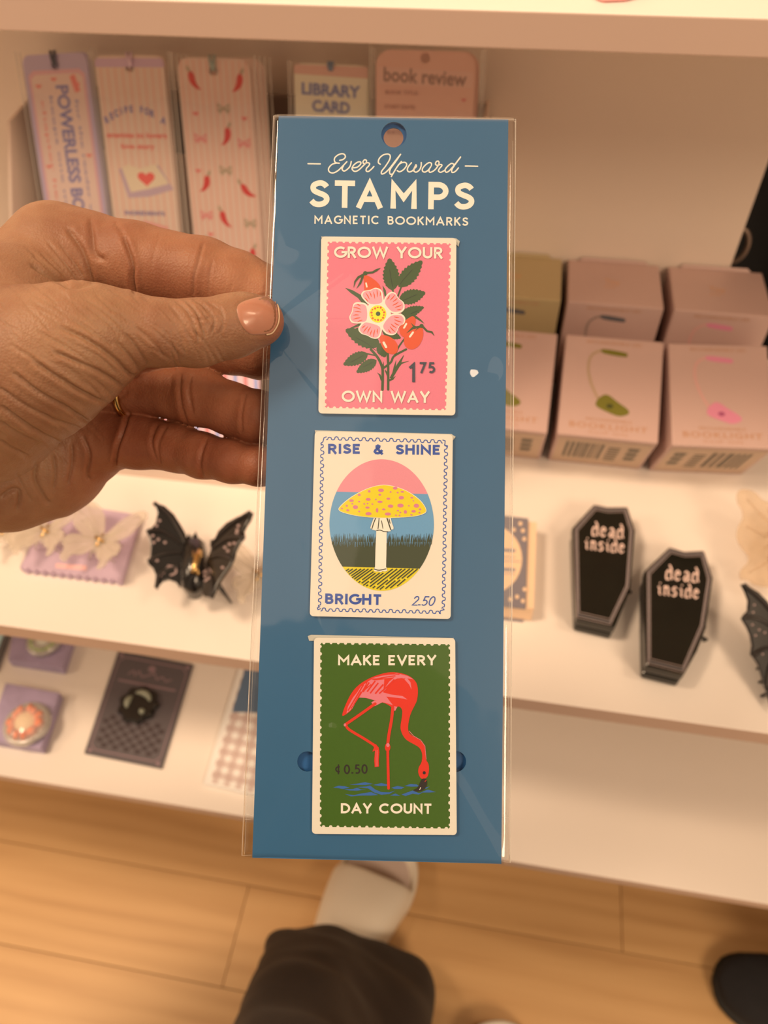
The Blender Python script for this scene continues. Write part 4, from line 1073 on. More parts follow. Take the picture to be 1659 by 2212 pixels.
hp = [(624, 2014, .092), (629, 2005, .095), (640, 2002, .097), (665, 1998, .10), (703, 1994, .105), (770, 2016, .10), (840, 2052, .09), (900, 2072, .06), (922, 2110, .04), (915, 2190, .03), (880, 2290, .025), (790, 2360, .02), (690, 2350, .02), (610, 2270, .03), (595, 2150, .05), (605, 2060, .075)]
hem1 = [onZ(*p) for p in hp]
leg(hem1, None, (-.10, -.03, .50), (-.10, -.20, .92))
c2 = toe2 + np.array([.0, -.20, 0])
hem2 = [np.array([c2[0] + .115 * math.cos(a), c2[1] + .12 * math.sin(a), .04 + .02 * math.sin(a)]) for a in [2 * math.pi * k / 14 for k in range(14)]]
leg(hem2, None, (.08, -.16, .50), (.06, -.26, .92))
# jumper over the torso, behind the lens
mb = MB(); rings = []
for z, a, b, yc in ((.84, .165, .13, -.24), (.95, .175, .13, -.25), (1.05, .165, .12, -.26), (1.18, .175, .125, -.27), (1.28, .185, .12, -.29), (1.34, .16, .10, -.30), (1.38, .09, .07, -.31), (1.41, .062, .06, -.31)):
    rings.append([np.array([-.02 + a * math.cos(2 * math.pi * k / 28) * (1 + .02 * math.sin(5 * k)), yc + b * math.sin(2 * math.pi * k / 28), z]) for k in range(28)])
rings_mesh(mb, rings, True, True); mb.build('jumper', M_knit, person, smooth=True)

# ------------------------------------------------------------------ another shopper's dark shoe at the lower right
M_suede = mat('navy_black_suede', (.022, .022, .026), .95, var=.4, scale=30, bump=.4, bscale=500)
sh = thing('shoe', 'dark navy suede shoe on the wooden floor at the lower right corner', 'shoe', loc=onZ(1720, 2140, 0))
tl = onZ(1552, 2112, .02)[:2]; dr = nrm(np.array([-1., .16])); nr = np.array([dr[1], -dr[0]])
SP = [(0, .004), (.003, .016), (.009, .026), (.018, .033), (.03, .039), (.05, .045), (.08, .050), (.12, .050), (.17, .045), (.22, .040), (.26, .034), (.28, .018)]
def shoe_ring(s, hw, zt_, zb, pw=.8):
    return [np.array([*(tl - dr * s + nr * hw * math.copysign(abs(math.cos(a)) ** pw, math.cos(a))), zb + (zt_ - zb) * (.5 + .5 * math.sin(a))]) for a in [2 * math.pi * k / 24 for k in range(24)]]
mb = MB(); rings_mesh(mb, [shoe_ring(s, w_, .018 + .028 * min(1, .25 + s / .05) + (.035 * min(1, max(0, (s - .07) / .06))), .006) for s, w_ in SP], True, True)
mb.build('upper', M_suede, sh, smooth=True)
mb = MB(); rings_mesh(mb, [shoe_ring(s - .003, w_ + .003, .014, .0) for s, w_ in SP], True, True)
mb.build('sole', mat('black_rubber', (.012, .012, .012), .6, var=.2), sh, smooth=True)
mb = MB(); c = np.array([*(tl - dr * .175), .0]); 
rings_mesh(mb, [[c + np.array([.05 * math.cos(a) * k_, .036 * math.sin(a) * k_, z_]) for a in [2 * math.pi * q / 20 for q in range(20)]] for z_, k_ in ((.07, 1.0), (.086, 1.02), (.09, .98), (.086, .92), (.06, .85))], False, False)
mb.build('ankle_collar', M_suede, sh, smooth=True)
mb = MB()
for k in range(4):
    s = .085 + k * .014; cc = tl - dr * s
    mb.tube([np.array([*(cc + nr * x), .083 - abs(x) * .35 + (k * .002)]) for x in (-.022, -.01, 0, .01, .022)], .0022, 8)
mb.build('laces', mat('dark_lace', (.02, .02, .024), .8), sh, smooth=True)
c = np.array([*(tl - dr * .185), 0])
mb = MB(); rings_mesh(mb, [[c + np.array([(.062 + .02 * t) * math.cos(a), (.060 + .02 * t) * math.sin(a), .08 + .35 * t]) for a in [2 * math.pi * q / 20 for q in range(20)]] for t in (0, .1, .4, 1)], False, True)
tr_ = mb.build('trouser_cuff', M_trouser, sh, smooth=True)

def seen5(r, g, b, k=1.2): return seen(r, g * .88, b * .78, k)

# ------------------------------------------------------------------ bookmark tray on the left of the middle board
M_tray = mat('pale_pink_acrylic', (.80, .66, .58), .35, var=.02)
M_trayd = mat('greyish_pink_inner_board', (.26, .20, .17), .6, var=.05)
tx0 = onY(22, 262, .535)[0]; tx1 = onY(1010, 560, .5)[0]
tray = thing('display_tray', 'stepped pale pink tray holding the upright bookmark packs under the top board', 'tray', loc=((tx0 + tx1) / 2, .48, Z2))
def yz_panel(name, x, poly, th, m, label=None):
    mb = MB(); mb.prism([np.array([x, y, z]) for y, z in poly], np.array([th, 0, 0])); return mb.build(name, m, tray, label=label, bevel=.0006)
zt_ = onY(22, 262, .535)[2]
prof = [(.400, Z2), (.400, Z2 + .045), (.455, Z2 + .12), (.535, zt_), (.60, zt_ + .005), (.60, Z2)]
yz_panel('side_panel', tx0 - .003, prof, .003, M_tray); yz_panel('side_panel', tx1, prof, .003, M_tray)
mb = MB(); mb.box((tx0, .398, Z2), (tx1, .401, Z2 + .042)); mb.build('front_panel', M_tray, tray, bevel=.0005)
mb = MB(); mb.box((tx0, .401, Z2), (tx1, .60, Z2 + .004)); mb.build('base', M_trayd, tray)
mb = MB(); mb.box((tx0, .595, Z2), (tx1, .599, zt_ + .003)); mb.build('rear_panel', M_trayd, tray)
zs = onY(60, 430, .53)[2]
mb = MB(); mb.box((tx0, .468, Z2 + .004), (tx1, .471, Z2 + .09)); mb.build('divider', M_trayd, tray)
mb = MB(); mb.prism([np.array([tx0, .471, Z2 + .09]), np.array([tx0, .594, zs + .01]), np.array([tx1, .594, zs + .01]), np.array([tx1, .471, Z2 + .09])], np.array([0, 0, .003])); mb.build('sloping_ledge', M_tray, tray)

# a leaning pack: corner pixels give its place on a plane tilted back like the tray
TD = nrm([0, .448, .894])                    # up along the lean
TN = nrm([0, -.894, .448])                   # toward the viewer
def lean_frame(px, py, yy):
    o = onY(px, py, yy)
    return o
def pack(label, tl_, tr_, bl_, y_top, length, face_mat, n_back=2, parts=None, rad=.006, off=(0.0012, 0.0004), sleeve_ext=.004, group='bookmark packs in the tray', cat='bookmark', name='bookmark_pack', thick=.0016):
    o = onY(*tl_, y_top)
    nvec = TN
    def PP(px, py, h=0): return onPl(px, py, o, nvec) + nvec * h
    a = PP(*tl_); b = PP(*tr_); c = PP(*bl_)
    ex = nrm(b - a); wd = np.linalg.norm(b - a)
    dn = c - a; ey = nrm(dn); length = float(np.linalg.norm(dn)); vm = (a[2] - .80) / (-ey[2] * length)
    t = thing(name, label, cat, group, loc=a + ey * length)
    cx = a + ex * wd / 2 + ey * length / 2
    t.location = Vector(cx + ey * length * (vm - .5)); OFF[t.name] = cx + ey * length * (vm - .5)
    def W(u, v, h=0): return a + ex * (u * wd) + ey * (v * length) + nvec * h        # u 0..1, v 0..1
    def shape(r=rad):
        pts = []; ru, rv = r / wd, r / length
        for cu, cv, a0 in ((ru, rv, 180), (1 - ru, rv, 270)):
            for k in range(6):
                an = math.radians(a0 + 90 * k / 5); pts.append((cu + ru * math.cos(an), cv + rv * math.sin(an)))
        pts += [(1, vm), (0, vm)]; return pts
    for q in range(n_back, -1, -1):
        sh_ = np.array([ex[0], ex[1], ex[2]]) * off[0] * q - nvec * (thick + .0016) * q + ey * (-off[1] * q)
        mb = MB(); 
        if q == 0:
            hole = [(.5 + .0032 / wd * math.cos(x), .055 + .0032 / length * math.sin(x)) for x in [2 * math.pi * k / 14 for k in range(14)]]
            plate(mb, shape(), [hole], lambda u, v, h: W(u, v, h) + sh_, -.0008, 0)
            mb.build('printed_card', face_mat, t)
        else:
            mb.prism([W(u, v, -.0008) + sh_ for u, v in shape()], nvec * .0008); mb.build('card_behind', face_mat, t)
        mb = MB(); e = sleeve_ext
        mb.add([W(-e / wd, -e / length * .8, .0008) + sh_, W(1 + e / wd, -e / length * .8, .0008) + sh_, W(1 + e / wd, vm, .0008) + sh_, W(-e / wd, vm, .0008) + sh_,], [(0, 1, 2, 3)])
        if q == 0: mb.build('clear_wrapper', M_film, t, recalc=False)
    mb = MB()
    for k in range(n_back + 1):
        sh_ = ex * off[0] * k - nvec * (thick + .0016) * k
        mb.tube([W(-sleeve_ext / wd, -.02, 0) + sh_, W(-sleeve_ext / wd, vm, 0) + sh_], .0005, 5)
        mb.tube([W(1 + sleeve_ext / wd, -.02, 0) + sh_, W(1 + sleeve_ext / wd, vm, 0) + sh_], .0005, 5)
    mb.build('wrapper_edge', M_seam, t)['kind'] = 'stuff'
    prn = Print(lambda x, y, h: W(x, y, h), h0=.0001, dh=.00001)
    return t, prn, wd, length, W, ex, ey, nvec
PSc = lambda *c: mat('ink_%d_%d_%d' % c, seen5(*c), .6, var=.02)
def heart(pr, cx, cy, sx, sy, mi): pr.poly([(cx + sx * 16 * math.sin(a) ** 3 / 17, cy - sy * (13 * math.cos(a) - 5 * math.cos(2 * a) - 2 * math.cos(3 * a) - math.cos(4 * a)) / 17) for a in [2 * math.pi * k / 22 for k in range(22)]], mi)
def ribbon_loop(t, W, m, x=.5):
    mb = MB(); mb.tube([W(x - .01, .055, .0004), W(x - .02, .02, .002), W(x - .035, -.012, .001), W(x + .035, -.012, .001), W(x + .02, .02, .002), W(x + .01, .055, .0004)], .0011, 6); mb.build('ribbon_loop', m, t, smooth=True)

# pack 1: lilac, sideways lettering
M_lil = mat('lilac_card', seen(154, 124, 124, 1.8), .5, var=.02)
t, pr, wd, ln, W, ex, ey, nv = pack('lilac framed bookmark with sideways lettering, leftmost in the tray', (46, 120), (186, 112), (112, 541), .560, .165, M_lil, 1)
pr.poly([(.06, .10), (.14, .075), (.86, .075), (.94, .10), (.94, .99), (.06, .99)], 0); pr.lift(.0001)
pr.poly([(.10, .115), (.17, .095), (.83, .095), (.90, .115), (.90, .98), (.10, .98)], 1); pr.lift(.0001)
def side(s, u, v0, v1, wdu, mi, bold=.02):
    vs, fs = text_mesh(s, bold=bold); xs = [v.x for v in vs]; ys = [v.y for v in vs]
    out = [pr.fn(u - ((v.y - min(ys)) / (max(ys) - min(ys)) - .5) * -wdu, v0 + (v.x - min(xs)) / (max(xs) - min(xs)) * (v1 - v0), pr.h) for v in vs]
    pr.mb.add(out, fs, mi); pr.h += .00001
side('POWERLESS BOOK', .56, .15, .93, .20, 2, .03)
side('for the reader who', .76, .22, .9, .05, 2, 0); side('keeps one more', .36, .2, .9, .06, 2, 0)
side('chapter hearts', .22, .22, .9, .07, 3, .0)
for u, v in ((.2, .15), (.8, .15), (.45, .12), (.84, .5), (.17, .55)): heart(pr, u, v, .05, .012, 3)
pr.poly([(.7, .11), (.78, .10), (.84, .18), (.76, .19)], 3)
pr.build('printed_picture', [PSc(214, 170, 176), PSc(224, 196, 182), PSc(128, 124, 168), PSc(222, 130, 120)], t)
ribbon_loop(t, W, PSc(84, 84, 92), .5)
# pack 2: recipe
M_str = mat('striped_pink_card', seen(213, 153, 122, 1.6), .5, var=.03)
t, pr, wd, ln, W, ex, ey, nv = pack('pale pink recipe bookmark with an open book and a red heart, second from left', (203, 120), (352, 120), (254, 541), .560, .165, M_str, 1)
pr.poly([(0.03, .012), (.97, .012), (1, .03), (1, .055), (0, .055), (0, .03)], 0)
for k in range(9): pr.stroke([(.07 + k * .107, .06), (.07 + k * .107, .99)], .022, 4, rnd=False)
pr.lift(.0001)
for k, ch in enumerate('RECIPE FOR A'):
    if ch == ' ': continue
    a = (k - 5.5) / 5.5; vs, fs = text_mesh(ch, bold=.04); xs = [v.x for v in vs]; ys = [v.y for v in vs]
    cx = .5 + a * .42; cy = .255 + a * a * .055 ; an = a * .45
    out = []
    for v in vs:
        x_ = (v.x - (max(xs) + min(xs)) / 2) * .095; y_ = -(v.y - (max(ys) + min(ys)) / 2) * .045
        out.append(pr.fn(cx + x_ - y_ * an * 1.5, cy + y_ + x_ * an * .3, pr.h))
    pr.mb.add(out, fs, 1)
ftext(pr, 'enemies to lovers', .5, .385, .9, .028, mi=2, bold=.02); ftext(pr, 'love story', .5, .445, .5, .034, mi=2, bold=.02)
pr.poly([(.17, .56), (.30, .545), (.48, .56), (.78, .535), (.98, .66), (.60, .70), (.27, .71)], 3); pr.lift(.0001)
pr.poly([(.22, .555), (.32, .535), (.5, .555), (.74, .53), (.92, .63), (.60, .66), (.32, .68)], 5); pr.lift(.0001)
heart(pr, .58, .605, .14, .045, 2)
ftext(pr, 'INGREDIENTS', .5, .79, .62, .022, mi=1, bold=.02)
pr.lift(.0001); pr.poly([(.2, .86), (.5, .83), (.85, .86), (.8, .95), (.25, .95)], 6)
pr.build('printed_picture', [PSc(200, 172, 190), PSc(128, 120, 168), PSc(226, 96, 88), PSc(188, 166, 178), PSc(224, 178, 158), PSc(232, 206, 178), PSc(232, 160, 150)], t)
ribbon_loop(t, W, PSc(206, 180, 190), .52)
# pack 3: chillies and bows
M_str2 = mat('pink_chilli_card', seen(213, 150, 120, 1.6), .5, var=.03)
t, pr, wd, ln, W, ex, ey, nv = pack('pink striped bookmark with red chillies and bows, beside the blue card', (381, 124), (538, 128), (424, 565), .560, .182, M_str2, 3, off=(.0026, .0006), rad=.008)
for k in range(11): pr.stroke([(.05 + k * .09, .01), (.05 + k * .09, .99)], .018, 3, rnd=False)
pr.lift(.0001)
def chilli(u, v, fl=1, rot=0):
    pts = [(-.10, -.032), (-.04, -.028), (.0, -.010), (.06, .010), (.12, .018), (.05, .026), (-.04, .018), (-.10, -.008)]
    c, s = math.cos(rot), math.sin(rot)
    q = [((x * c - y * 2.6 * s) * fl, (x * s / 2.6 + y * c)) for x, y in pts]
    pr.poly([(u + x, v + y) for x, y in crom(q, 3, True)], 0)
    pr.stroke([(u + q[0][0] - .01 * fl, v + q[0][1] - .002), (u + q[0][0] - .04 * fl, v + q[0][1] - .014)], .022, 1)
def bow(u, v, mi, sc=1):
    for sx in (-1, 1):
        pr.stroke([(u, v), (u + sx * .09 * sc, v - .018 * sc), (u + sx * .09 * sc, v + .012 * sc), (u, v)], .012, mi)
        pr.stroke([(u, v), (u + sx * .07 * sc, v + .026 * sc)], .012, mi)
for u, v, f, r in ((.22, .105, 1, .5), (.82, .11, -1, .5), (.60, .36, -1, .6), (.24, .595, -1, .5), (.86, .62, 1, .1), (.5, .77, 1, .5), (.22, .93, 1, .8), (.83, .955, -1, .5)): chilli(u, v, f, r)
for u, v, mi in ((.6, .225, 1), (.24, .37, 2), (.85, .385, 2), (.56, .52, 1), (.22, .75, 2), (.86, .78, 1), (.5, .94, 2)): bow(u, v, mi, .9)
for u, v in ((.2, .255), (.88, .27), (.16, .53), (.26, .85)): heart(pr, u, v, .045, .012, 4)
pr.build('printed_picture', [PSc(204, 62, 58), PSc(176, 160, 132), PSc(222, 140, 136), PSc(226, 172, 152), PSc(226, 120, 112)], t)
ribbon_loop(t, W, PSc(150, 160, 146), .5)
# pack 4: library card
M_lib = mat('library_card_stock', seen(219, 168, 130, 1.55), .5, var=.02)
t, pr, wd, ln, W, ex, ey, nv = pack('cream pack lettered LIBRARY CARD in blue, above the top left of the blue card', (635, 136), (795, 142), (640, 356), .565, .11, M_lib, 1)
pr.poly([(0.03, .012), (.97, .012), (1, .03), (1, .12), (0, .10), (0, .03)], 0); pr.lift(.0001)
ftext(pr, 'LIBRARY', .5, .245, .80, .115, ang=.02, mi=1, bold=.035); ftext(pr, 'CARD', .5, .405, .52, .115, ang=.02, mi=1, bold=.035)
pr.build('printed_lettering', [PSc(212, 172, 154), PSc(112, 122, 164)], t)
ribbon_loop(t, W, PSc(120, 132, 146), .5)
# pack 5: book review
M_rev = mat('dusty_pink_card', seen(198, 138, 108, 1.6), .5, var=.02)
t, pr, wd, ln, W, ex, ey, nv = pack('wide dusty pink pack lettered book review, rightmost in the tray', (812, 106), (1028, 112), (812, 383), .565, .12, M_rev, 2, rad=.010)
pr.poly([(.02, .13), (.98, .15), (.98, .27), (.02, .26)], 0); pr.lift(.0001)
ftext(pr, 'book review', .5, .195, .84, .11, ang=.025, mi=1, bold=.02)
ftext(pr, 'BOOK TITLE:', .27, .32, .34, .03, mi=2, bold=.01); ftext(pr, 'START DATE:', .25, .43, .32, .03, mi=2, bold=.01); ftext(pr, 'RATING', .25, .63, .26, .04, mi=2, bold=.01)
pr.poly([(.04, .285), (.98, .30), (.98, .30), (.04, .29)], 0); heart(pr, .9, .36, .025, .014, 3)
pr.build('printed_lettering', [PSc(222, 184, 166), PSc(150, 118, 104), PSc(160, 104, 92), PSc(206, 96, 100)], t)
# front row of packs, glimpsed between the fingers
for k, (xa, xb, c1, c2) in enumerate(((225, 395, (196, 190, 214), (206, 150, 156)), (405, 560, (222, 190, 196), (150, 160, 206)))):
    m_ = mat('front_pack_%d' % k, seen5(*c1), .5)
    o = onY(xa, 700, .440)
    TNf = TN
    PPf = lambda px, py, h=0: onPl(px, py, o, TNf) + TNf * h
    t = thing('bookmark_pack', ('pale lilac pack low in the tray, seen between the ring finger and the little finger', 'pink and blue patterned pack low in the tray, seen just under the thumb')[k], 'bookmark', 'bookmark packs in the tray', loc=PPf((xa + xb) / 2, 985))
    mb = MB(); mb.prism([PPf(xa, 690, -.003), PPf(xb, 696, -.003), PPf(xb, 985, -.003), PPf(xa, 975, -.003)], TNf * .003); mb.build('printed_card', m_, t)
    pr = Print(PPf, h0=.0001, dh=.00001)
    for q in range(7): pr.stroke([(xa + 10 + q * 22, 710), (xa + 22 + q * 22, 960)], 8, q % 2, rnd=False)
    pr.build('printed_pattern', [PSc(*c2), PSc(214, 130, 130)], t)

# ------------------------------------------------------------------ book light boxes on the right
M_box = mat('pink_carton', seen(192, 140, 112, 1.0), .45, var=.015)
M_boxo = mat('olive_cream_carton', seen(150, 116, 72, 1.5), .45, var=.015)
M_label = mat('kraft_grey_label', seen(170, 127, 92, 1.3), .55, var=.02)
BW, BL, BD = .0745, .084, .062
def carton(label, origin, ex, eu, en, col, lamp_mats, tilt_label, back=False, barcode_flip=False, wcol=None, dd=BD, ll=BL):
    """origin: lower front-left corner; ex right, eu up along the printed face, en outward normal"""
    ex, eu, en = map(lambda v: np.array(v, float), (ex, eu, en)); o = np.array(origin, float)
    c = o + ex * BW / 2 - en * dd / 2
    t = thing('booklight_carton', label, 'box', 'book light cartons', loc=c)
    mb = MB()
    b = [o - en * dd, o - en * dd + ex * BW, o + ex * BW, o]
    q = [o, o + ex * BW, o + ex * BW - en * dd, o - en * dd]
    mb.quadbox(q + [p + eu * ll for p in q]); mb.build('carton_body', col, t, bevel=.0009)
    # tuck flap at the back of the top
    mb = MB(); f0 = o + eu * (ll + .0002) - en * (dd - .001) + ex * BW * .12
    mb.prism([f0, f0 + ex * BW * .76, f0 + ex * BW * .72 - en * .0015 + eu * .0022, f0 + ex * BW * .04 - en * .0015 + eu * .0022], en * -.0006); mb.build('tuck_flap', col, t)
    F_ = lambda x, y, h: o + ex * BW * x + eu * ll * (1 - y) + en * (.0009 * 0 + h)
    pr = Print(F_, h0=.00012, dh=.00001)
    ftext(pr, 'RECHARGEABLE LED', .5, .055, .56, .032, mi=0, bold=.01)
    ftext(pr, 'RECHARGEABLE', .5, .825, .46, .026, mi=0, bold=.01); ftext(pr, 'BOOKLIGHT', .5, .888, .78, .055, mi=0, bold=.015, spacing=1.15); ftext(pr, 'CLIP ON', .5, .95, .38, .026, mi=0, bold=0, spacing=1.2)
    neck = crom([(.42, .135), (.34, .15), (.27, .21), (.255, .33), (.29, .46), (.34, .56), (.39, .635)], 6)
    pr.stroke(neck, .026, 1)
    pr.lift(.00005)
    pr.poly(crom([(.39, .12), (.62, .14), (.64, .165), (.62, .185), (.40, .165)], 3, True), 2)
    pr.poly(crom([(.40, .60), (.47, .575), (.58, .64), (.68, .70), (.69, .745), (.60, .775), (.48, .745), (.37, .70), (.36, .655)], 4, True), 2)
    pr.lift(.00005); pr.ell(.50, .685, .035, .022, 3)
    pr.build('printed_face', lamp_mats, t)
    Tp = lambda x, y, h: o + ex * BW * x + eu * (ll + h) - en * dd * y
    pr = Print(Tp, h0=.00012)
    ftext(pr, 'Tiny', .48, .5, .16, .16, mi=0, bold=0, down=False)
    for k in range(3): pr.stroke([(.42 + k * .04, .42), (.40 + k * .04, .38)], .012, 0)
    pr.build('small_gold_mark', [PSc(190, 140, 96)], t)
    Bt = lambda x, y, h: o + ex * BW * x - en * dd * y - eu * h
    mb = MB(); mb.add([Bt(.03, .08, .0002), Bt(.97, .08, .0002), Bt(.97, .94, .0002), Bt(.03, .94, .0002)], [(0, 1, 2, 3)]); 
    mb.build('end_label', M_label, t, recalc=False)
    pr = Print(Bt, h0=.0004, dh=.00001); rb = random.Random(5)
    x = .12
    while x < .52:
        w_ = rb.choice((.012, .02, .03)); xx = x if not barcode_flip else 1 - x - .05
        pr.poly([(xx, .2), (xx + w_, .2), (xx + w_, .74), (xx, .74)], 0); x += w_ + rb.choice((.018, .026))
    for k in range(6):
        x0 = .56 if not barcode_flip else .30
        pr.poly([(x0, .28 + k * .085), (x0 + .12, .28 + k * .085), (x0 + .12, .32 + k * .085), (x0, .32 + k * .085)], 0)
    for k in range(3):
        x0 = .76 if not barcode_flip else .10
        pr.poly([(x0, .25 + k * .16), (x0 + .12, .25 + k * .16), (x0 + .10, .36 + k * .16), (x0, .36 + k * .16)], 0)
    pr.build('end_label_print', [PSc(96, 88, 72)], t)
    return t
gold = PSc(168, 124, 92)
mgreen = [gold, PSc(158, 132, 100), PSc(104, 98, 18), PSc(60, 60, 10)]
mpink = [gold, PSc(190, 142, 130), PSc(196, 120, 138), PSc(150, 70, 100)]
mgrey = [gold, PSc(138, 118, 104), PSc(84, 82, 82), PSc(50, 50, 50)]
tl64 = math.radians(64)
EU = np.array([0, math.sin(tl64), math.cos(tl64)]); EN = np.array([0, -math.cos(tl64), math.sin(tl64)])
def front_o(px, py, yawd=0):
    p = onPl(px, py, np.array([0, .434, .7462]), np.array([0, 0, 1.])); return p
z_ft = .69 + math.sin(tl64) * BD * 1.0
for px, py, yaw, lab, mm, col, fl, dz in ((1204, 937, 0., 'front carton picturing an olive green book light, second from the right', mgreen, M_box, False, 0),
                              (1452, 962, .09, 'front carton picturing a pink book light, rightmost', mpink, M_box, True, 0),
                              (972, 914, -.01, 'front pink carton half hidden by the right edge of the blue card', mgreen, M_box, False, 0)):
    c, s = math.cos(yaw), math.sin(yaw); Rz = np.array([[c, -s, 0], [s, c, 0], [0, 0, 1]])
    o = onZ(px, py, z_ft); carton(lab, o, Rz @ [1, 0, 0], Rz @ EU, Rz @ EN, col, mm, None, barcode_flip=fl)
riser_z = .712
zt2 = .796; bl2 = zt2 - riser_z
for px, py, yaw, lab, mm, col in ((1226, 645, 0, 'rear pink carton with a grey book light, behind the olive one', mgrey, M_box), (1456, 662, 0, 'rear pink carton with a pink book light, at the right end of the back row', mpink, M_box),
                                  (1010, 632, 0, 'pale olive carton at the back, beside the top right of the blue card', mgrey, M_boxo)):
    o = onZ(px, py, zt2); o[2] = riser_z; o[1] = .5405
    carton(lab, o, (1, 0, 0), (0, 0, 1), (0, -1, 0), col, mm, None, ll=bl2)
rx0 = onZ(1015, 630, zt2)[0]
mb = MB(); mb.box((rx0, .5405, Z2), (.30, .602, riser_z)); o = mb.build('display_riser', M_white, bevel=.001); tag(o, 'low white block under the rear row of book light cartons', 'riser')

# dark curtain hanging behind the shelving, right of the back board
dc = thing('curtain', 'black curtain hanging behind the shelving, right of the back board, with a pale metal ring', 'curtain', loc=(.45, .68, 0))
mb = MB(); vs = []; fs = []
for j in range(17):
    for i in range(61):
        x = .12 + .9 * i / 60; z = .0 + 1.9 * j / 16
        vs.append((x, .68 + .014 * math.sin(i * .9 + .2 * j) * (1 - .3 * j / 16), z))
for j in range(16):
    for i in range(60): k = j * 61 + i; fs.append((k, k + 1, k + 62, k + 61))
mb.add(vs, fs); o = mb.build('cloth', M_blackmatt, dc, smooth=True); md = o.modifiers.new('s', 'SOLIDIFY'); md.thickness = .003
cr_ = onY(1588, 530, .655)
mb = MB(); mb.tube([cr_ + np.array([.010 * math.cos(a), -.002 * math.cos(a), .016 * math.sin(a)]) for a in [2 * math.pi * k / 24 for k in range(25)]], .0022, 8, caps=False)
mb.build('metal_ring', mat('dull_metal_ring', (.3, .22, .18), .4, metal=.6), dc, smooth=True)

# ------------------------------------------------------------------ hair clips and small boxes on the middle board
M_claw = mat('glossy_black_claw', (.006, .007, .005), .12, var=.5, scale=70, coat=.3, spec=.35)
M_greymet = mat('grey_print', seen(112, 92, 80), .45, var=.05)
z6 = lambda x, y: (1059 + x * .3617, 1020 + y * .3617)
def coffin(outer, inner, lab, txt, zf, tilt=0):
    ctr = onZ(*z6(*np.mean(outer, 0)), zf)
    t = thing('coffin_hair_claw', lab, 'hair clip', 'coffin hair claws', loc=(ctr[0], ctr[1], Z2))
    F_ = lambda x, y, h: onZ(*z6(x, y), zf) + np.array([0, 0, h])
    mb = MB(); ot = crom(outer, 1, True) if False else outer
    plate(mb, outer, [], F_, -.009, 0); mb.build('upper_shell', M_claw, t, bevel=.0015)
    c = np.mean(outer, 0)
    G_ = lambda x, y, h: onZ(*z6(c[0] + (x - c[0]) * .97, c[1] + (y - c[1]) * .97), zf) * np.array([1, 1, 0]) + np.array([0, 0, Z2 + .001 + h])
    mb = MB(); plate(mb, outer, [], G_, 0, .007); mb.build('lower_shell', M_claw, t, bevel=.0015)
    a = F_(*np.mean(outer, 0), 0); mb = MB()
    mb.tube([a + np.array([-.004, .012, -.010]), a + np.array([-.004, -.012, -.010])], .0045, 10)
    mb.tube([a + np.array([-.004, .0, -.010]), np.array([a[0] - .004, a[1], Z2 + .007])], .003, 8); mb.build('hinge', M_claw, t, smooth=True)
    mb = MB()
    for k in range(5):
        for sx in (-1, 1):
            p = a + np.array([sx * .014, -.02 + k * .010, -.008]); q = np.array([a[0] + sx * .017, a[1] - .02 + k * .010, Z2 + .008])
            mb.tube([p, (p + q) / 2 + np.array([sx * .003, 0, 0]), q], [.0016, .0014, .0008], 6)
    mb.build('teeth', M_claw, t, smooth=True)['kind'] = 'stuff'
    pr = Print(F_, h0=.0001, dh=.00002)
    loop = [tuple(c + (np.array(p) - c) * .985) for p in inner]; pr.stroke(inner + [inner[0]], 9, 0, rnd=False)
    pr.lift(.00005)
    pr.stroke([tuple(c + (np.array(p) - c) * .955) for p in inner] + [tuple(c + (np.array(inner[0]) - c) * .955)], 3, 2, rnd=False)
    pr.stroke([tuple(c + (np.array(p) - c) * 1.04) for p in inner] + [tuple(c + (np.array(inner[0]) - c) * 1.04)], 3, 2, rnd=False)
    for s_, x, y, wd_, ht_, an in txt: gothic(pr, s_, x, y, wd_, ht_, an, 1)
    pr.build('printed_lettering', [M_greymet, PSc(232, 190, 172), PSc(160, 140, 130)], t)
# blackletter-like lowercase from slanted pen strokes: units x 0..1, y 0..1 (x-height .62)
GO = {'d': [[(.55, .02), (.2, .0), (.12, .14), (.14, .48), (.3, .62), (.6, .5)], [(.35, 1.0), (.62, .72), (.64, .18), (.8, .02)]],
      'e': [[(.14, .36), (.58, .42), (.55, .56), (.34, .64), (.16, .5), (.16, .14), (.36, .0), (.64, .12)]],
      'a': [[(.16, .54), (.36, .64), (.6, .52), (.6, .12), (.76, .0)], [(.6, .34), (.26, .3), (.16, .14), (.32, .0), (.6, .12)]],
      'i': [[(.2, .58), (.42, .5), (.42, .12), (.6, .0)], [(.36, .84), (.48, .80)]],
      'n': [[(.06, .56), (.22, .62), (.22, .06), (.34, .0)], [(.22, .5), (.46, .64), (.62, .5), (.62, .12), (.8, .0)]],
      's': [[(.64, .56), (.4, .64), (.2, .54), (.24, .4), (.6, .26), (.6, .1), (.4, .0), (.16, .08)]]}
def gothic(pr, s, x, y, wd_, ht_, an, mi):
    n = len(s); cw = wd_ / sum(.62 if ch == 'i' else .9 for ch in s); c_, s_ = math.cos(an), math.sin(an); cx = -wd_ / 2
    for ch in s:
        w_ = cw * (.62 if ch == 'i' else .9)
        for st in GO[ch]:
            q = [(cx + (a - (.15 if ch == 'i' else 0)) * cw, (.5 - b) * ht_) for a, b in st]
            pr.stroke([(x + a * c_ - b * s_, y + a * s_ + b * c_) for a, b in q], cw * .16, mi, rnd=False)
        cx += w_
coffin([(620, 188), (700, 205), (822, 203), (868, 345), (838, 690), (800, 790), (748, 922), (515, 868), (500, 600), (490, 328)], [(628, 212), (705, 228), (806, 224), (842, 348), (818, 680), (716, 896), (524, 852), (514, 342)],
       'black coffin hair claw reading dead inside, the left and farther of two', [('dead', 705, 345, 200, 84, .10), ('inside', 688, 432, 250, 80, .10)], .710)
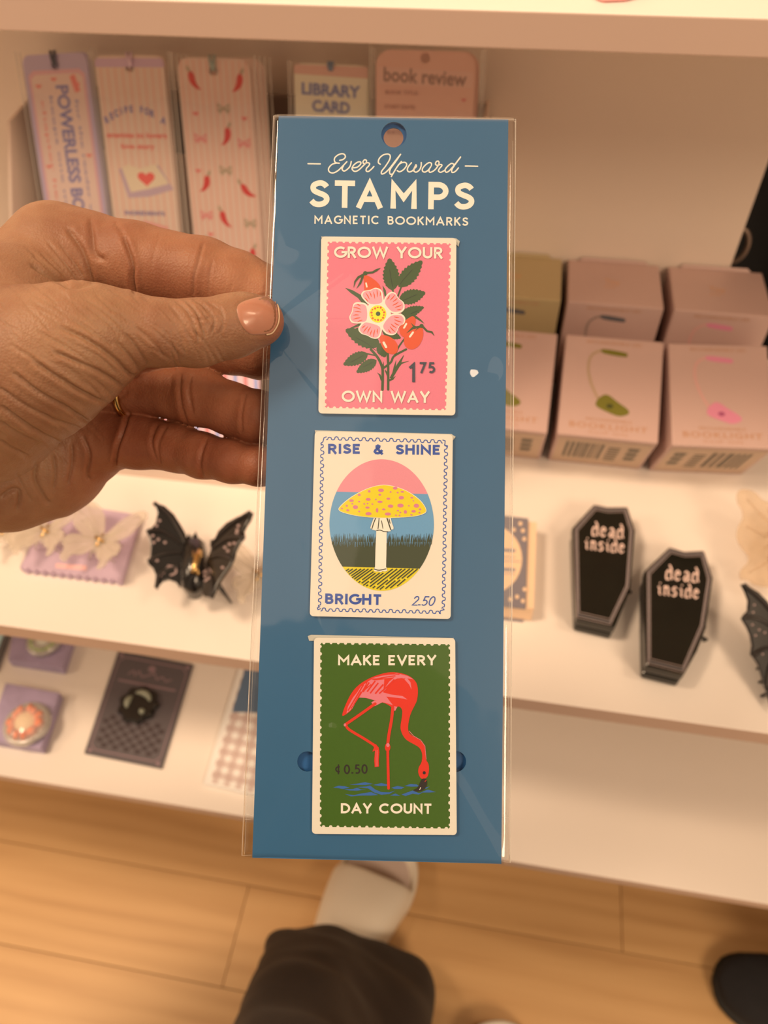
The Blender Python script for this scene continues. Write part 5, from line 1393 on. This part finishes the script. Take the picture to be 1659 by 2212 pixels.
coffin([(1070, 443), (1160, 470), (1280, 464), (1332, 630), (1290, 930), (1240, 1060), (1160, 1205), (930, 1150), (922, 860), (920, 588)], [(1078, 468), (1165, 492), (1268, 488), (1306, 636), (1262, 920), (1150, 1180), (948, 1130), (946, 602)],
       'black coffin hair claw reading dead inside, the right and nearer of two', [('dead', 1150, 605, 210, 88, .10), ('inside', 1128, 702, 262, 84, .10)], .711)

# bat hair claws
z4 = lambda x, y: (x * .3617, 1020 + y * .3617)
M_bat = mat('black_bat_plastic', (.010, .009, .009), .22, var=.5, scale=60, coat=.4)
M_batridge = mat('black_wing_ridge', (.022, .017, .016), .3, var=.3)
M_dots = mat('pinkish_grey_studs', seen5(150, 126, 118), .5)
M_spring = mat('brass_spring', (.75, .5, .2), .25, metal=1)
def wing(t, poly, mp, pl_o, pl_n, ridges, dots, moon=None):
    pl_n = nrm(pl_n); F_ = lambda x, y, h: onPl(*mp(x, y), pl_o, pl_n) + pl_n * h
    mb = MB(); plate(mb, crom(poly, 2, True) if False else poly, [], F_, -.0028, 0); w_ = mb.build('wing', M_bat, t, bevel=.0007)
    mb = MB()
    for rd in ridges:
        pts = [F_(*p, .0004) for p in crom(rd, 5)]; mb.tube(pts, [.0017 * (1 - .6 * i / len(pts)) for i in range(len(pts))], 7)
    mb.build('wing_ribs', M_batridge, w_, smooth=True)
    pr = Print(F_, h0=.0002, dh=.00002)
    for x, y in dots: pr.ell(x, y, 10, 9, 0, n=10); 
    if moon: pr.stroke(crom(moon, 4), 12, 0)
    pr.build('small_studs', [M_dots], w_)
bt = thing('bat_hair_claw', 'black bat hair claw with spread wings and brass hinge, left of the blue card', 'hair clip', 'bat hair claws', loc=onZ(*z4(1150, 560), Z2))
bo = onZ(*z4(1130, 560), Z2 + .028)
wing(bt, [(915, 175), (985, 200), (1040, 250), (1078, 310), (1098, 345), (1112, 372), (1112, 410), (1140, 470), (1130, 560), (1100, 640), (1075, 690), (1052, 655), (1010, 640), (972, 652), (948, 680), (936, 705), (926, 660), (930, 612), (912, 570), (880, 540), (898, 500), (900, 440), (890, 385), (868, 345), (905, 330), (930, 300), (938, 250)],
     z4, bo, (.28, -.25, .9), [[(920, 185), (1010, 260), (1080, 370), (1110, 440)], [(885, 350), (980, 360), (1080, 430)], [(885, 535), (970, 490), (1100, 480)], [(935, 690), (960, 600), (1080, 560)]],
     [(952, 290), (935, 320), (912, 380), (945, 402), (985, 420), (918, 420), (912, 525), (938, 528), (1000, 575), (975, 600), (958, 618)], [(1005, 560), (1045, 570), (1050, 600), (1020, 615)])
wing(bt, [(1502, 236), (1485, 285), (1462, 318), (1446, 350), (1452, 388), (1420, 425), (1398, 470), (1388, 515), (1362, 570), (1340, 600), (1312, 640), (1285, 690), (1258, 752), (1215, 740), (1195, 690), (1215, 600), (1235, 520), (1258, 460), (1252, 405), (1280, 395), (1300, 350), (1350, 300), (1420, 262)],
     z4, bo, (-.55, -.30, .78), [[(1495, 242), (1400, 300), (1320, 370), (1260, 440)], [(1445, 390), (1360, 400), (1270, 460)], [(1385, 520), (1320, 500), (1250, 520)], [(1260, 745), (1270, 640), (1230, 560)]],
     [(1425, 320), (1418, 345), (1415, 362), (1372, 430), (1345, 450), (1362, 470), (1400, 425), (1245, 600), (1225, 620), (1330, 570), (1165, 675)], [(1215, 600), (1250, 580), (1260, 620), (1225, 650)])
mb = MB(); B_ = lambda x, y, z: onZ(*z4(x, y), Z2 + z)
mb.tube([B_(1155, 400, .030), B_(1160, 440, .032), B_(1165, 560, .030), B_(1160, 680, .026), B_(1170, 730, .018)], [.004, .008, .010, .009, .005], 14)
mb.build('body', M_bat, bt, smooth=True)
mb = MB()
for x, y in ((1130, 405), (1172, 395)): mb.prism([B_(x - 14, y + 25, .030), B_(x + 18, y + 25, .030), B_(x + 6, y - 18, .036)], np.array([0, 0, .005]))
mb.build('ears', M_bat, bt)
mb = MB(); mb.tube([B_(1190, 470, .040), B_(1180, 500, .041), B_(1170, 540, .041), B_(1155, 600, .040)], .0022, 8); mb.tube([B_(1150, 500, .041), B_(1208, 498, .041)], .0012, 6); mb.tube([B_(1150, 475, .039), B_(1185, 612, .039)], .0012, 6)
mb.build('brass_hinge', M_spring, bt, smooth=True)
mb = MB()
for k in range(6):
    for sx in (-1, 1):
        p = B_(1100 + 22 * k + 10, 470 + 38 * k, .022) + np.array([sx * .010, 0, 0]); q = p * np.array([1, 1, 0]) + np.array([sx * .006, 0, Z2 + .0005]); mb.tube([p, q], [.0018, .0008], 6)
mb.build('teeth', M_bat, bt, smooth=True)['kind'] = 'stuff'
b2t = thing('bat_hair_claw', 'black bat shaped hair claw cut off by the right edge of the frame', 'hair clip', 'bat hair claws', loc=onZ(1680, 1400, Z2))
z7 = lambda x, y: (1459 + x * .2442, 1020 + y * .2442)
bo2 = onZ(*z7(900, 1400), Z2 + .024)
wing(b2t, [(585, 985), (640, 1000), (740, 1060), (820, 1140), (900, 1280), (940, 1420), (1000, 1560), (1000, 1900), (900, 2060), (860, 2100), (815, 1940), (790, 1880), (765, 1780), (740, 1700), (700, 1640), (672, 1610), (685, 1530), (670, 1440), (640, 1370), (590, 1290), (612, 1255), (645, 1220), (650, 1130), (620, 1050)],
     z7, bo2, (.15, -.35, .92), [[(600, 995), (740, 1120), (900, 1300)], [(600, 1280), (740, 1300), (930, 1420)], [(690, 1620), (780, 1560), (940, 1540)], [(810, 1920), (840, 1700), (960, 1600)]],
     [(697, 1175), (687, 1240), (680, 1350), (740, 1395), (790, 1420), (708, 1445), (725, 1600), (770, 1610)])
wing(b2t, [(1000, 1560), (1080, 1400), (1180, 1260), (1330, 1160), (1300, 1320), (1290, 1460), (1230, 1580), (1180, 1720), (1100, 1850), (1040, 1980), (1000, 1900)], z7, bo2, (-.45, -.3, .8), [[(1320, 1170), (1180, 1320), (1050, 1500)]], [(1180, 1400), (1150, 1500)])
mb = MB(); c_ = onZ(*z7(1000, 1650), Z2 + .018); mb.tube([c_ + np.array([0, .028, 0]), c_, c_ + np.array([0, -.03, -.004])], [.005, .009, .005], 12); mb.build('body', M_bat, b2t, smooth=True)
mb = MB()
for k in range(5):
    for sx in (-1, 1):
        p = c_ + np.array([sx * .008, .02 - .01 * k, -.004]); q = np.array([p[0] + sx * .006, p[1], Z2 + .0005]); mb.tube([p, q], [.0018, .0008], 6)
mb.build('teeth', M_bat, b2t, smooth=True)['kind'] = 'stuff'

# purple card with pearly butterfly clips
M_purp = mat('lilac_backing_card', seen(196, 150, 144), .5, var=.03)
M_pearl = mat('pearly_clear_plastic', (.84, .74, .62), .12, var=.22, scale=55, alpha=.42, coat=1)
pc = thing('backing_card', 'lilac card with a scalloped front edge, carrying pearly butterfly clips, below the hand', 'card', loc=onZ(170, 1170, Z2))
zc = Z2 + .006
mb = MB(); outl = [(112, 1078), (200, 1096), (302, 1113)]
e0, e1_ = np.array((302, 1113.)), np.array((262, 1254.)); outl += [(302, 1113), (262, 1254)]
for k in range(12):
    x = 262 - (262 - 44) * (k + .5) / 12; yv = 1254 - (1254 - 1227) * (k + .5) / 12; outl += [(x, yv + 3), (x - 9, yv - 4)]
outl += [(44, 1226)]
plate(mb, outl, [], lambda x, y, h: onZ(x, y, zc) + np.array([0, 0, h]), -.0055, 0); mb.build('folded_card', M_purp, pc, bevel=.0006)
pr = Print(lambda x, y, h: onZ(x, y, zc) + np.array([0, 0, h]), h0=.0002); pr.poly([(121, 1217), (188, 1222), (187, 1233), (120, 1227)], 0)
pr.build('peach_strip', [PSc(222, 174, 168)], pc)
def butterfly(label, cx, cy, sc, zb, rot=0, spread=1.0):
    t = thing('butterfly_hair_claw', label, 'hair clip', 'pearly butterfly claws', loc=onZ(cx, cy, zb))
    c0 = onZ(cx, cy, zb + .013); cr_, sr = math.cos(rot), math.sin(rot)
    up_w = [(0, .1), (.25, .75), (.55, 1.05), (.95, 1.12), (1.12, .85), (1.02, .55), (.92, .25), (.6, .02), (.1, -.05)]
    lo_w = [(0, 0), (.45, .0), (.8, -.15), (.88, -.45), (.72, -.62), (.7, -.92), (.5, -1.0), (.45, -.72), (.25, -.6), (.1, -.35)]
    for sx in (-1, 1):
        for wv in (up_w, lo_w):
            mb = MB(); pts = []
            for x, y in crom(wv, 3, True):
                X_ = sx * x * math.cos(.62) * spread; Z_ = x * math.sin(.55)
                pts.append(c0 + sc * np.array([X_ * cr_ - y * sr, X_ * sr + y * cr_, Z_ * .7]))
            mb.prism(pts, np.array([-sx * .5, 0, .85]) * .0016)
            w_ = mb.build('wing', M_pearl, t, bevel=.0004)
        mb = MB()
        for k, (ex_, ey_) in enumerate(((.9, 1.0), (1.0, .7), (.8, .4), (.7, -.2), (.75, -.5), (.5, -.85))):
            def q(s): 
                x, y = ex_ * s, ey_ * s + .06 * math.sin(3 * s); X_ = sx * x * math.cos(.62) * spread; return c0 + sc * np.array([X_ * cr_ - y * sr, X_ * sr + y * cr_, x * math.sin(.55) * .7]) + np.array([0, 0, .0018])
            mb.tube([q(.1), q(.4), q(.7), q(.92)], .0005, 5)
        mb.build('wing_veins', M_pearl, t, smooth=True)
    mb = MB(); mb.tube([c0 + sc * np.array([.35 * -sr, .35 * cr_, 0]), c0 + np.array([0, 0, .002]), c0 + sc * np.array([.4 * sr, -.4 * cr_, 0])], [.0012, .0028, .0012], 10); mb.build('body', M_pearl, t, smooth=True)
    mb = MB(); mb.tube([c0 + np.array([-.004, .002, .004]), c0 + np.array([.004, -.002, .004])], .0011, 8); mb.tube([c0 + np.array([0, .006, .003]), c0 + np.array([0, -.006, .003])], .0008, 6); mb.build('brass_spring', M_spring, t, smooth=True)
    mb = MB()
    for k in range(4):
        for sx in (-1, 1):
            p = c0 + np.array([sx * .004, (.3 - .2 * k) * sc, 0]); mb.tube([p, np.array([p[0] + sx * .006, p[1], zb + .0006])], [.0011, .0006], 6)
    mb.build('teeth', M_pearl, t, smooth=True)['kind'] = 'stuff'
butterfly('pearly butterfly hair claw at the right of the lilac card', 218, 1172, .026, zc, -.1, 1.25)
butterfly('pearly butterfly hair claw at the left of the lilac card, partly under the hand', 100, 1152, .025, zc, .1, 1.1)
butterfly('pearly butterfly hair claw on the board left of the lilac card', 14, 1148, .023, Z2, .25)
butterfly('clear butterfly hair claw right of the bat, mostly behind the blue card', 560, 1245, .026, Z2, .3)
M_pearl2 = M_pearl
M_champ = mat('champagne_glitter_plastic', (.72, .52, .32), .15, var=.3, scale=160, alpha=.34, coat=.8)
gt = thing('butterfly_hair_claw', 'champagne glitter butterfly hair claw at the right edge above the bat wing', 'hair clip', 'pearly butterfly claws', loc=onZ(1715, 1160, Z2))
go = onZ(1715, 1160, Z2 + .022)
zz = lambda x, y: (1459 + x * .2442, 1020 + y * .2442)
gw = [(560, 160), (640, 150), (720, 185), (770, 240), (860, 280), (960, 380), (1030, 520), (1050, 640), (1020, 800), (960, 950), (880, 1010), (780, 1010), (700, 990), (650, 955), (585, 945), (570, 900), (590, 850), (640, 800), (650, 740), (600, 680), (560, 620), (545, 540), (562, 470), (600, 400), (592, 330), (560, 280), (545, 220)]
for sd in (0, 1):
    n_ = nrm((.12, -.2, .95) if sd == 0 else (-.5, -.2, .85))
    F_ = lambda x, y, h: onPl(*zz(x, y), go, n_) + n_ * h
    w2 = [(x, y) if sd == 0 else (2090 - x, y + 60) for x, y in gw]
    mb = MB(); plate(mb, [tuple(q) for q in crom(w2, 2, True)], [], F_, -.0016, 0); wg = mb.build('wing', M_champ, gt, bevel=.0004)
    mb = MB()
    for e_ in ((600, 200), (600, 460), (620, 900), (830, 960), (800, 300)):
        q0 = (1030, 620) if sd == 0 else (1060, 680); q1 = e_ if sd == 0 else (2090 - e_[0], e_[1] + 60)
        mb.tube([F_(q0[0] + (q1[0] - q0[0]) * t, q0[1] + (q1[1] - q0[1]) * t + 30 * math.sin(3 * t), .0004) for t in (.05, .35, .65, .93)], .0006, 5)
    mb.build('wing_veins', M_champ, wg, smooth=True)
mb = MB(); mb.tube([go + np.array([0, .022, 0]), go + np.array([0, 0, .003]), go + np.array([0, -.024, -.002])], [.002, .004, .002], 10); mb.build('body', M_champ, gt, smooth=True)
mb = MB()
for k in range(4):
    for sx in (-1, 1):
        p = go + np.array([sx * .006, .015 - .010 * k, 0]); mb.tube([p, np.array([p[0] + sx * .006, p[1], Z2 + .0005])], [.0014, .0007], 6)
mb.build('teeth', M_champ, gt, smooth=True)['kind'] = 'stuff'

# small blue deck box
M_deckb = mat('dusky_blue_print', seen(128, 106, 96), .5, var=.05)
M_deckc = mat('deck_cream', seen5(228, 188, 150), .5, var=.02)
zd = Z2 + .018
dk = thing('card_deck_box', 'small blue deck box with a cream oval and moons, just right of the blue card', 'box', loc=onZ(1110, 1215, Z2))
D_ = lambda x, y, h: onZ(*z6(x, y), zd) + np.array([0, 0, h])
dq = [(-230, 225), (228, 275), (212, 812), (-240, 760)]
mb = MB(); mb.prism([D_(x, y, -.0165) for x, y in [(-228, 229), (280, 290), (262, 806), (-238, 756)]], np.array([0, 0, .0145])); mb.build('page_block', M_deckc, dk)
mb = MB(); mb.prism([D_(x, y, -.002) for x, y in dq], np.array([0, 0, .002])); mb.build('cover', M_deckb, dk, bevel=.0004)
mb = MB(); mb.prism([D_(x, y, -.018) for x, y in dq], np.array([0, 0, .0015])); mb.build('rear_cover', M_deckb, dk)
pr = Print(D_, h0=.0002); pr.ell(0, 520, 190, 205, 0, n=30); pr.lift()
for x, y in ((180, 308), (140, 345), (195, 350), (160, 745), (195, 770), (120, 760), (205, 700), (203, 400), (-150, 280), (-180, 330), (-190, 700)): pr.ell(x, y, 12, 13, 0, n=8)
for y in (460, 500, 525, 575, 600): pr.stroke([(-110, y - 4), (150 if y != 525 else 180, y + 10)], 18 if y in (460, 575) else 5, 1, rnd=False)
pr.build('printed_oval', [M_deckc, PSc(120, 120, 128)], dk)

# ------------------------------------------------------------------ lowest board: pins and paper goods
z5 = lambda x, y: (x * .3617, 1340 + y * .3617)
L_ = lambda x, y, h: onZ(*z5(x, y), Z3) + np.array([0, 0, h])
M_purp2 = mat('purple_marble_card', seen(170, 134, 138), .45, var=.35, scale=60)
M_purpd = mat('dark_purple_edge', seen5(52, 34, 44), .6)
M_clear = mat('clear_blister', (.9, .88, .86), .08, alpha=.28, coat=1)
def pin_card(label, quad, cx, cy, r, cols, kind):
    t = thing('pin_badge_card', label, 'pin badge', 'pin badges on purple cards', loc=L_(cx, cy, 0))
    mb = MB(); mb.prism([L_(x, y, .0005) for x, y in quad], np.array([0, 0, .011])); mb.build('purple_box', [M_purp2], t, bevel=.0006)
    c = onZ(*z5(cx, cy), Z3 + .018) - np.array([0, 0, .006]); rm = r * .3617 / FP * .66
    mb = MB(); rgs = [[c + np.array([rm * k_ * math.cos(a), rm * k_ * math.sin(a), z_]) for a in [2 * math.pi * q / 32 for q in range(32)]] for z_, k_ in ((0, 1), (.004, 1), (.006, .96), (.006, .88))]
    rings_mesh(mb, rgs, True, True); mb.build('round_tin', mat('silver_tin', (.6, .58, .56), .25, metal=.7), t, smooth=True)
    mb = MB(); rr = random.Random(cx)
    if kind == 'flower':
        for k in range(11):
            a = k * 2 * math.pi / 11; p = c + np.array([rm * .60 * math.cos(a), rm * .60 * math.sin(a), .007])
            for b_ in range(2): 
                q = p + np.array([rr.uniform(-1, 1), rr.uniform(-1, 1), rr.uniform(0, 1)]) * rm * .08
                mb.tube([q - np.array([rm * .12, 0, 0]), q, q + np.array([rm * .12, 0, 0])], [rm * .10, rm * .24, rm * .10], 7, mi=0)
        mb.tube([c + np.array([0, 0, .006]), c + np.array([0, 0, .0095])], [rm * .5, rm * .44], 16, mi=1)
    else:
        for k in range(16):
            a = k * 2 * math.pi / 16; p = c + np.array([rm * .72 * math.cos(a), rm * .72 * math.sin(a), .006]); d_ = np.array([-math.sin(a), math.cos(a), .3])
            mb.tube([p - d_ * rm * .18, p, p + d_ * rm * .18], [rm * .04, rm * .14, rm * .03], 6, mi=k % 2)
        mb.tube([c + np.array([0, 0, .005]), c + np.array([0, 0, .0085])], [rm * .42, rm * .34], 18, mi=2)
    mb.build('enamel_design', cols, t, smooth=True)
    mb = MB(); rgs = []
    for k in range(6):
        a = math.pi / 2 * k / 5; rgs.append([c + np.array([rm * 1.08 * math.cos(a) * math.cos(b_), rm * 1.08 * math.cos(a) * math.sin(b_), .003 + .010 * math.sin(a)]) for b_ in [2 * math.pi * q / 32 for q in range(32)]])
    rings_mesh(mb, rgs); mb.build('clear_dome', M_clear, t, smooth=True)
pin_card('purple card with a green and white round pin badge, partly under the middle board edge', [(110, 60), (470, 90), (395, 325), (75, 275)], 258, 115, 112, [PSc(150, 176, 60), PSc(120, 150, 40), PSc(216, 214, 196)], 'wreath')
pin_card('purple card with an orange flower round pin badge, at the left edge of the frame', [(62, 408), (382, 468), (272, 800), (-55, 745)], 155, 610, 140, [PSc(236, 138, 104), PSc(248, 196, 150)], 'flower')
g_ = thing('greeting_card', 'pale blue and dark edged flat card at the far left of the lowest board', 'card', loc=L_(-30, 150, 0))
mb = MB(); mb.prism([L_(x, y, .0005) for x, y in [(-220, 20), (75, 62), (-10, 310), (-300, 250)]], np.array([0, 0, .003])); mb.build('card_sheet', mat('dark_grey_card', seen5(90, 84, 80), .5), g_)
mb = MB(); mb.prism([L_(x, y, .0036) for x, y in [(-205, 30), (45, 66), (-35, 270), (-280, 225)]], np.array([0, 0, .0006])); mb.build('blue_sheet', mat('pale_blue_paper', seen5(178, 206, 220), .5), g_)
# black pin card
M_bc = mat('charcoal_plum_card', seen(90, 72, 64), .5, var=.06, scale=20)
t = thing('enamel_pin_card', 'tall charcoal card with a round black enamel pin, on the lowest board', 'pin badge', loc=L_(830, 540, 0))
mb = MB(); mb.prism([L_(x, y, .0005) for x, y in [(712, 188), (1158, 272), (968, 892), (508, 800)]], np.array([0, 0, .0022])); mb.build('card_sheet', M_bc, t, bevel=.0003)
Bq = lambda u, v: tuple((np.array((712, 188.)) * (1 - u) + np.array((1158, 272.)) * u) * (1 - v) + (np.array((508, 800.)) * (1 - u) + np.array((968, 892.)) * u) * v)
pr = Print(lambda x, y, h: L_(*Bq(x, y), .0027 + h), h0=.00008, dh=.00001)
for k in range(11):
    for j in range(7):
        if (k + j) % 2: pr.poly([(.10 + k * .0727, .60 + j * .045), (.1727 + k * .0727, .60 + j * .045), (.1727 + k * .0727, .645 + j * .045), (.10 + k * .0727, .645 + j * .045)], 1)
pr.stroke([(.12, .05), (.88, .05), (.95, .10), (.95, .90), (.88, .95), (.12, .95), (.05, .90), (.05, .10), (.12, .05)], .012, 0)
for u, v in ((.06, .04), (.94, .04), (.06, .96), (.94, .96)): pr.ell(u, v, .03, .02, 0, n=10)
pr.stroke(crom([(.22, .20), (.28, .16), (.31, .20), (.35, .155), (.40, .20), (.5, .17), (.55, .15), (.6, .20), (.66, .17), (.72, .20), (.78, .18)], 3), .014, 0); pr.ell(.5, .115, .05, .03, 0)
pr.stroke([(.12, .27), (.88, .27)], .018, 0, rnd=False)
pr.build('printed_frame', [PSc(128, 104, 106), PSc(58, 46, 46)], t)
c = L_(835, 520, .0028); mb = MB(); rm = 118 * .3617 / FP * .69
out = [c + np.array([rm * (1 + .07 * math.sin(9 * a)) * math.cos(a), rm * (1 + .07 * math.sin(9 * a)) * math.sin(a), 0]) for a in [2 * math.pi * q / 54 for q in range(54)]]
rings_mesh(mb, [out, [p + np.array([0, 0, .003]) for p in out], [c + (p - c) * .9 + np.array([0, 0, .005]) for p in out]], True, True); p_ = mb.build('enamel_pin', M_black, t, smooth=True, auto=.6)
mb = MB()
for a0, a1, rr_ in ((20, 120, .62), (140, 215, .55), (300, 330, .55)):
    mb.tube([c + np.array([rm * rr_ * math.cos(math.radians(a)), rm * rr_ * math.sin(math.radians(a)), .0055]) for a in np.linspace(a0, a1, 9)], [.0008 + .0022 * math.sin(math.pi * k / 8) for k in range(9)], 7)
mb.build('pale_crescents', mat('grey_green_enamel', seen5(140, 142, 120), .3), p_, smooth=True)
# gingham bag with blue top
t = thing('gingham_gift_bag', 'flat pink gingham paper bag with a blue top, sticking out left of the blue card', 'bag', loc=L_(1500, 600, 0))
gq = [(1440, 262), (1960, 350), (1760, 1110), (1220, 985)]
Gq = lambda u, v: tuple((np.array(gq[0], float) * (1 - u) + np.array(gq[1], float) * u) * (1 - v) + (np.array(gq[3], float) * (1 - u) + np.array(gq[2], float) * u) * v)
mb = MB(); mb.prism([L_(x, y, .0005) for x, y in gq], np.array([0, 0, .003])); mb.build('paper_bag', mat('pink_white_paper', seen(240, 210, 178), .5), t)
pr = Print(lambda x, y, h: L_(*Gq(x, y), .0035 + h), h0=.0001, dh=.00001)
for k in range(7): pr.poly([(.08 + k * .13, .02), (.145 + k * .13, .02), (.145 + k * .13, .98), (.08 + k * .13, .98)], 0)
pr.lift(.00005)
for k in range(10): pr.poly([(.06, .03 + k * .095), (.99, .03 + k * .095), (.99, .078 + k * .095), (.06, .078 + k * .095)], 0)
pr.lift(.00005)
pr.poly([(.07, .0), (1, .0), (1, .44), (.8, .42), (.42, .36), (.07, .40)], 1)
pr.build('gingham_print', [mat('gingham_pink', seen(222, 172, 142), .5, alpha=.5), mat('bag_blue', seen(97, 104, 110), .5)], t)
# pink corner on the top board
o1 = onZ(1284, -4, zt); mb = MB()
q_ = [onZ(1284, 0, zt), onZ(1302, 7, zt), onZ(1350, 5, zt), onZ(1410, -14, zt), onZ(1440, -60, zt), onZ(1330, -60, zt)]
mb.prism([p + np.array([0, 0, .0004]) for p in q_], np.array([0, 0, .003])); o = mb.build('greeting_card', mat('pink_glossy_card', seen5(226, 150, 140), .4), bevel=.0005)
tag(o, 'pink card corner lying on the top board at the upper right', 'card')
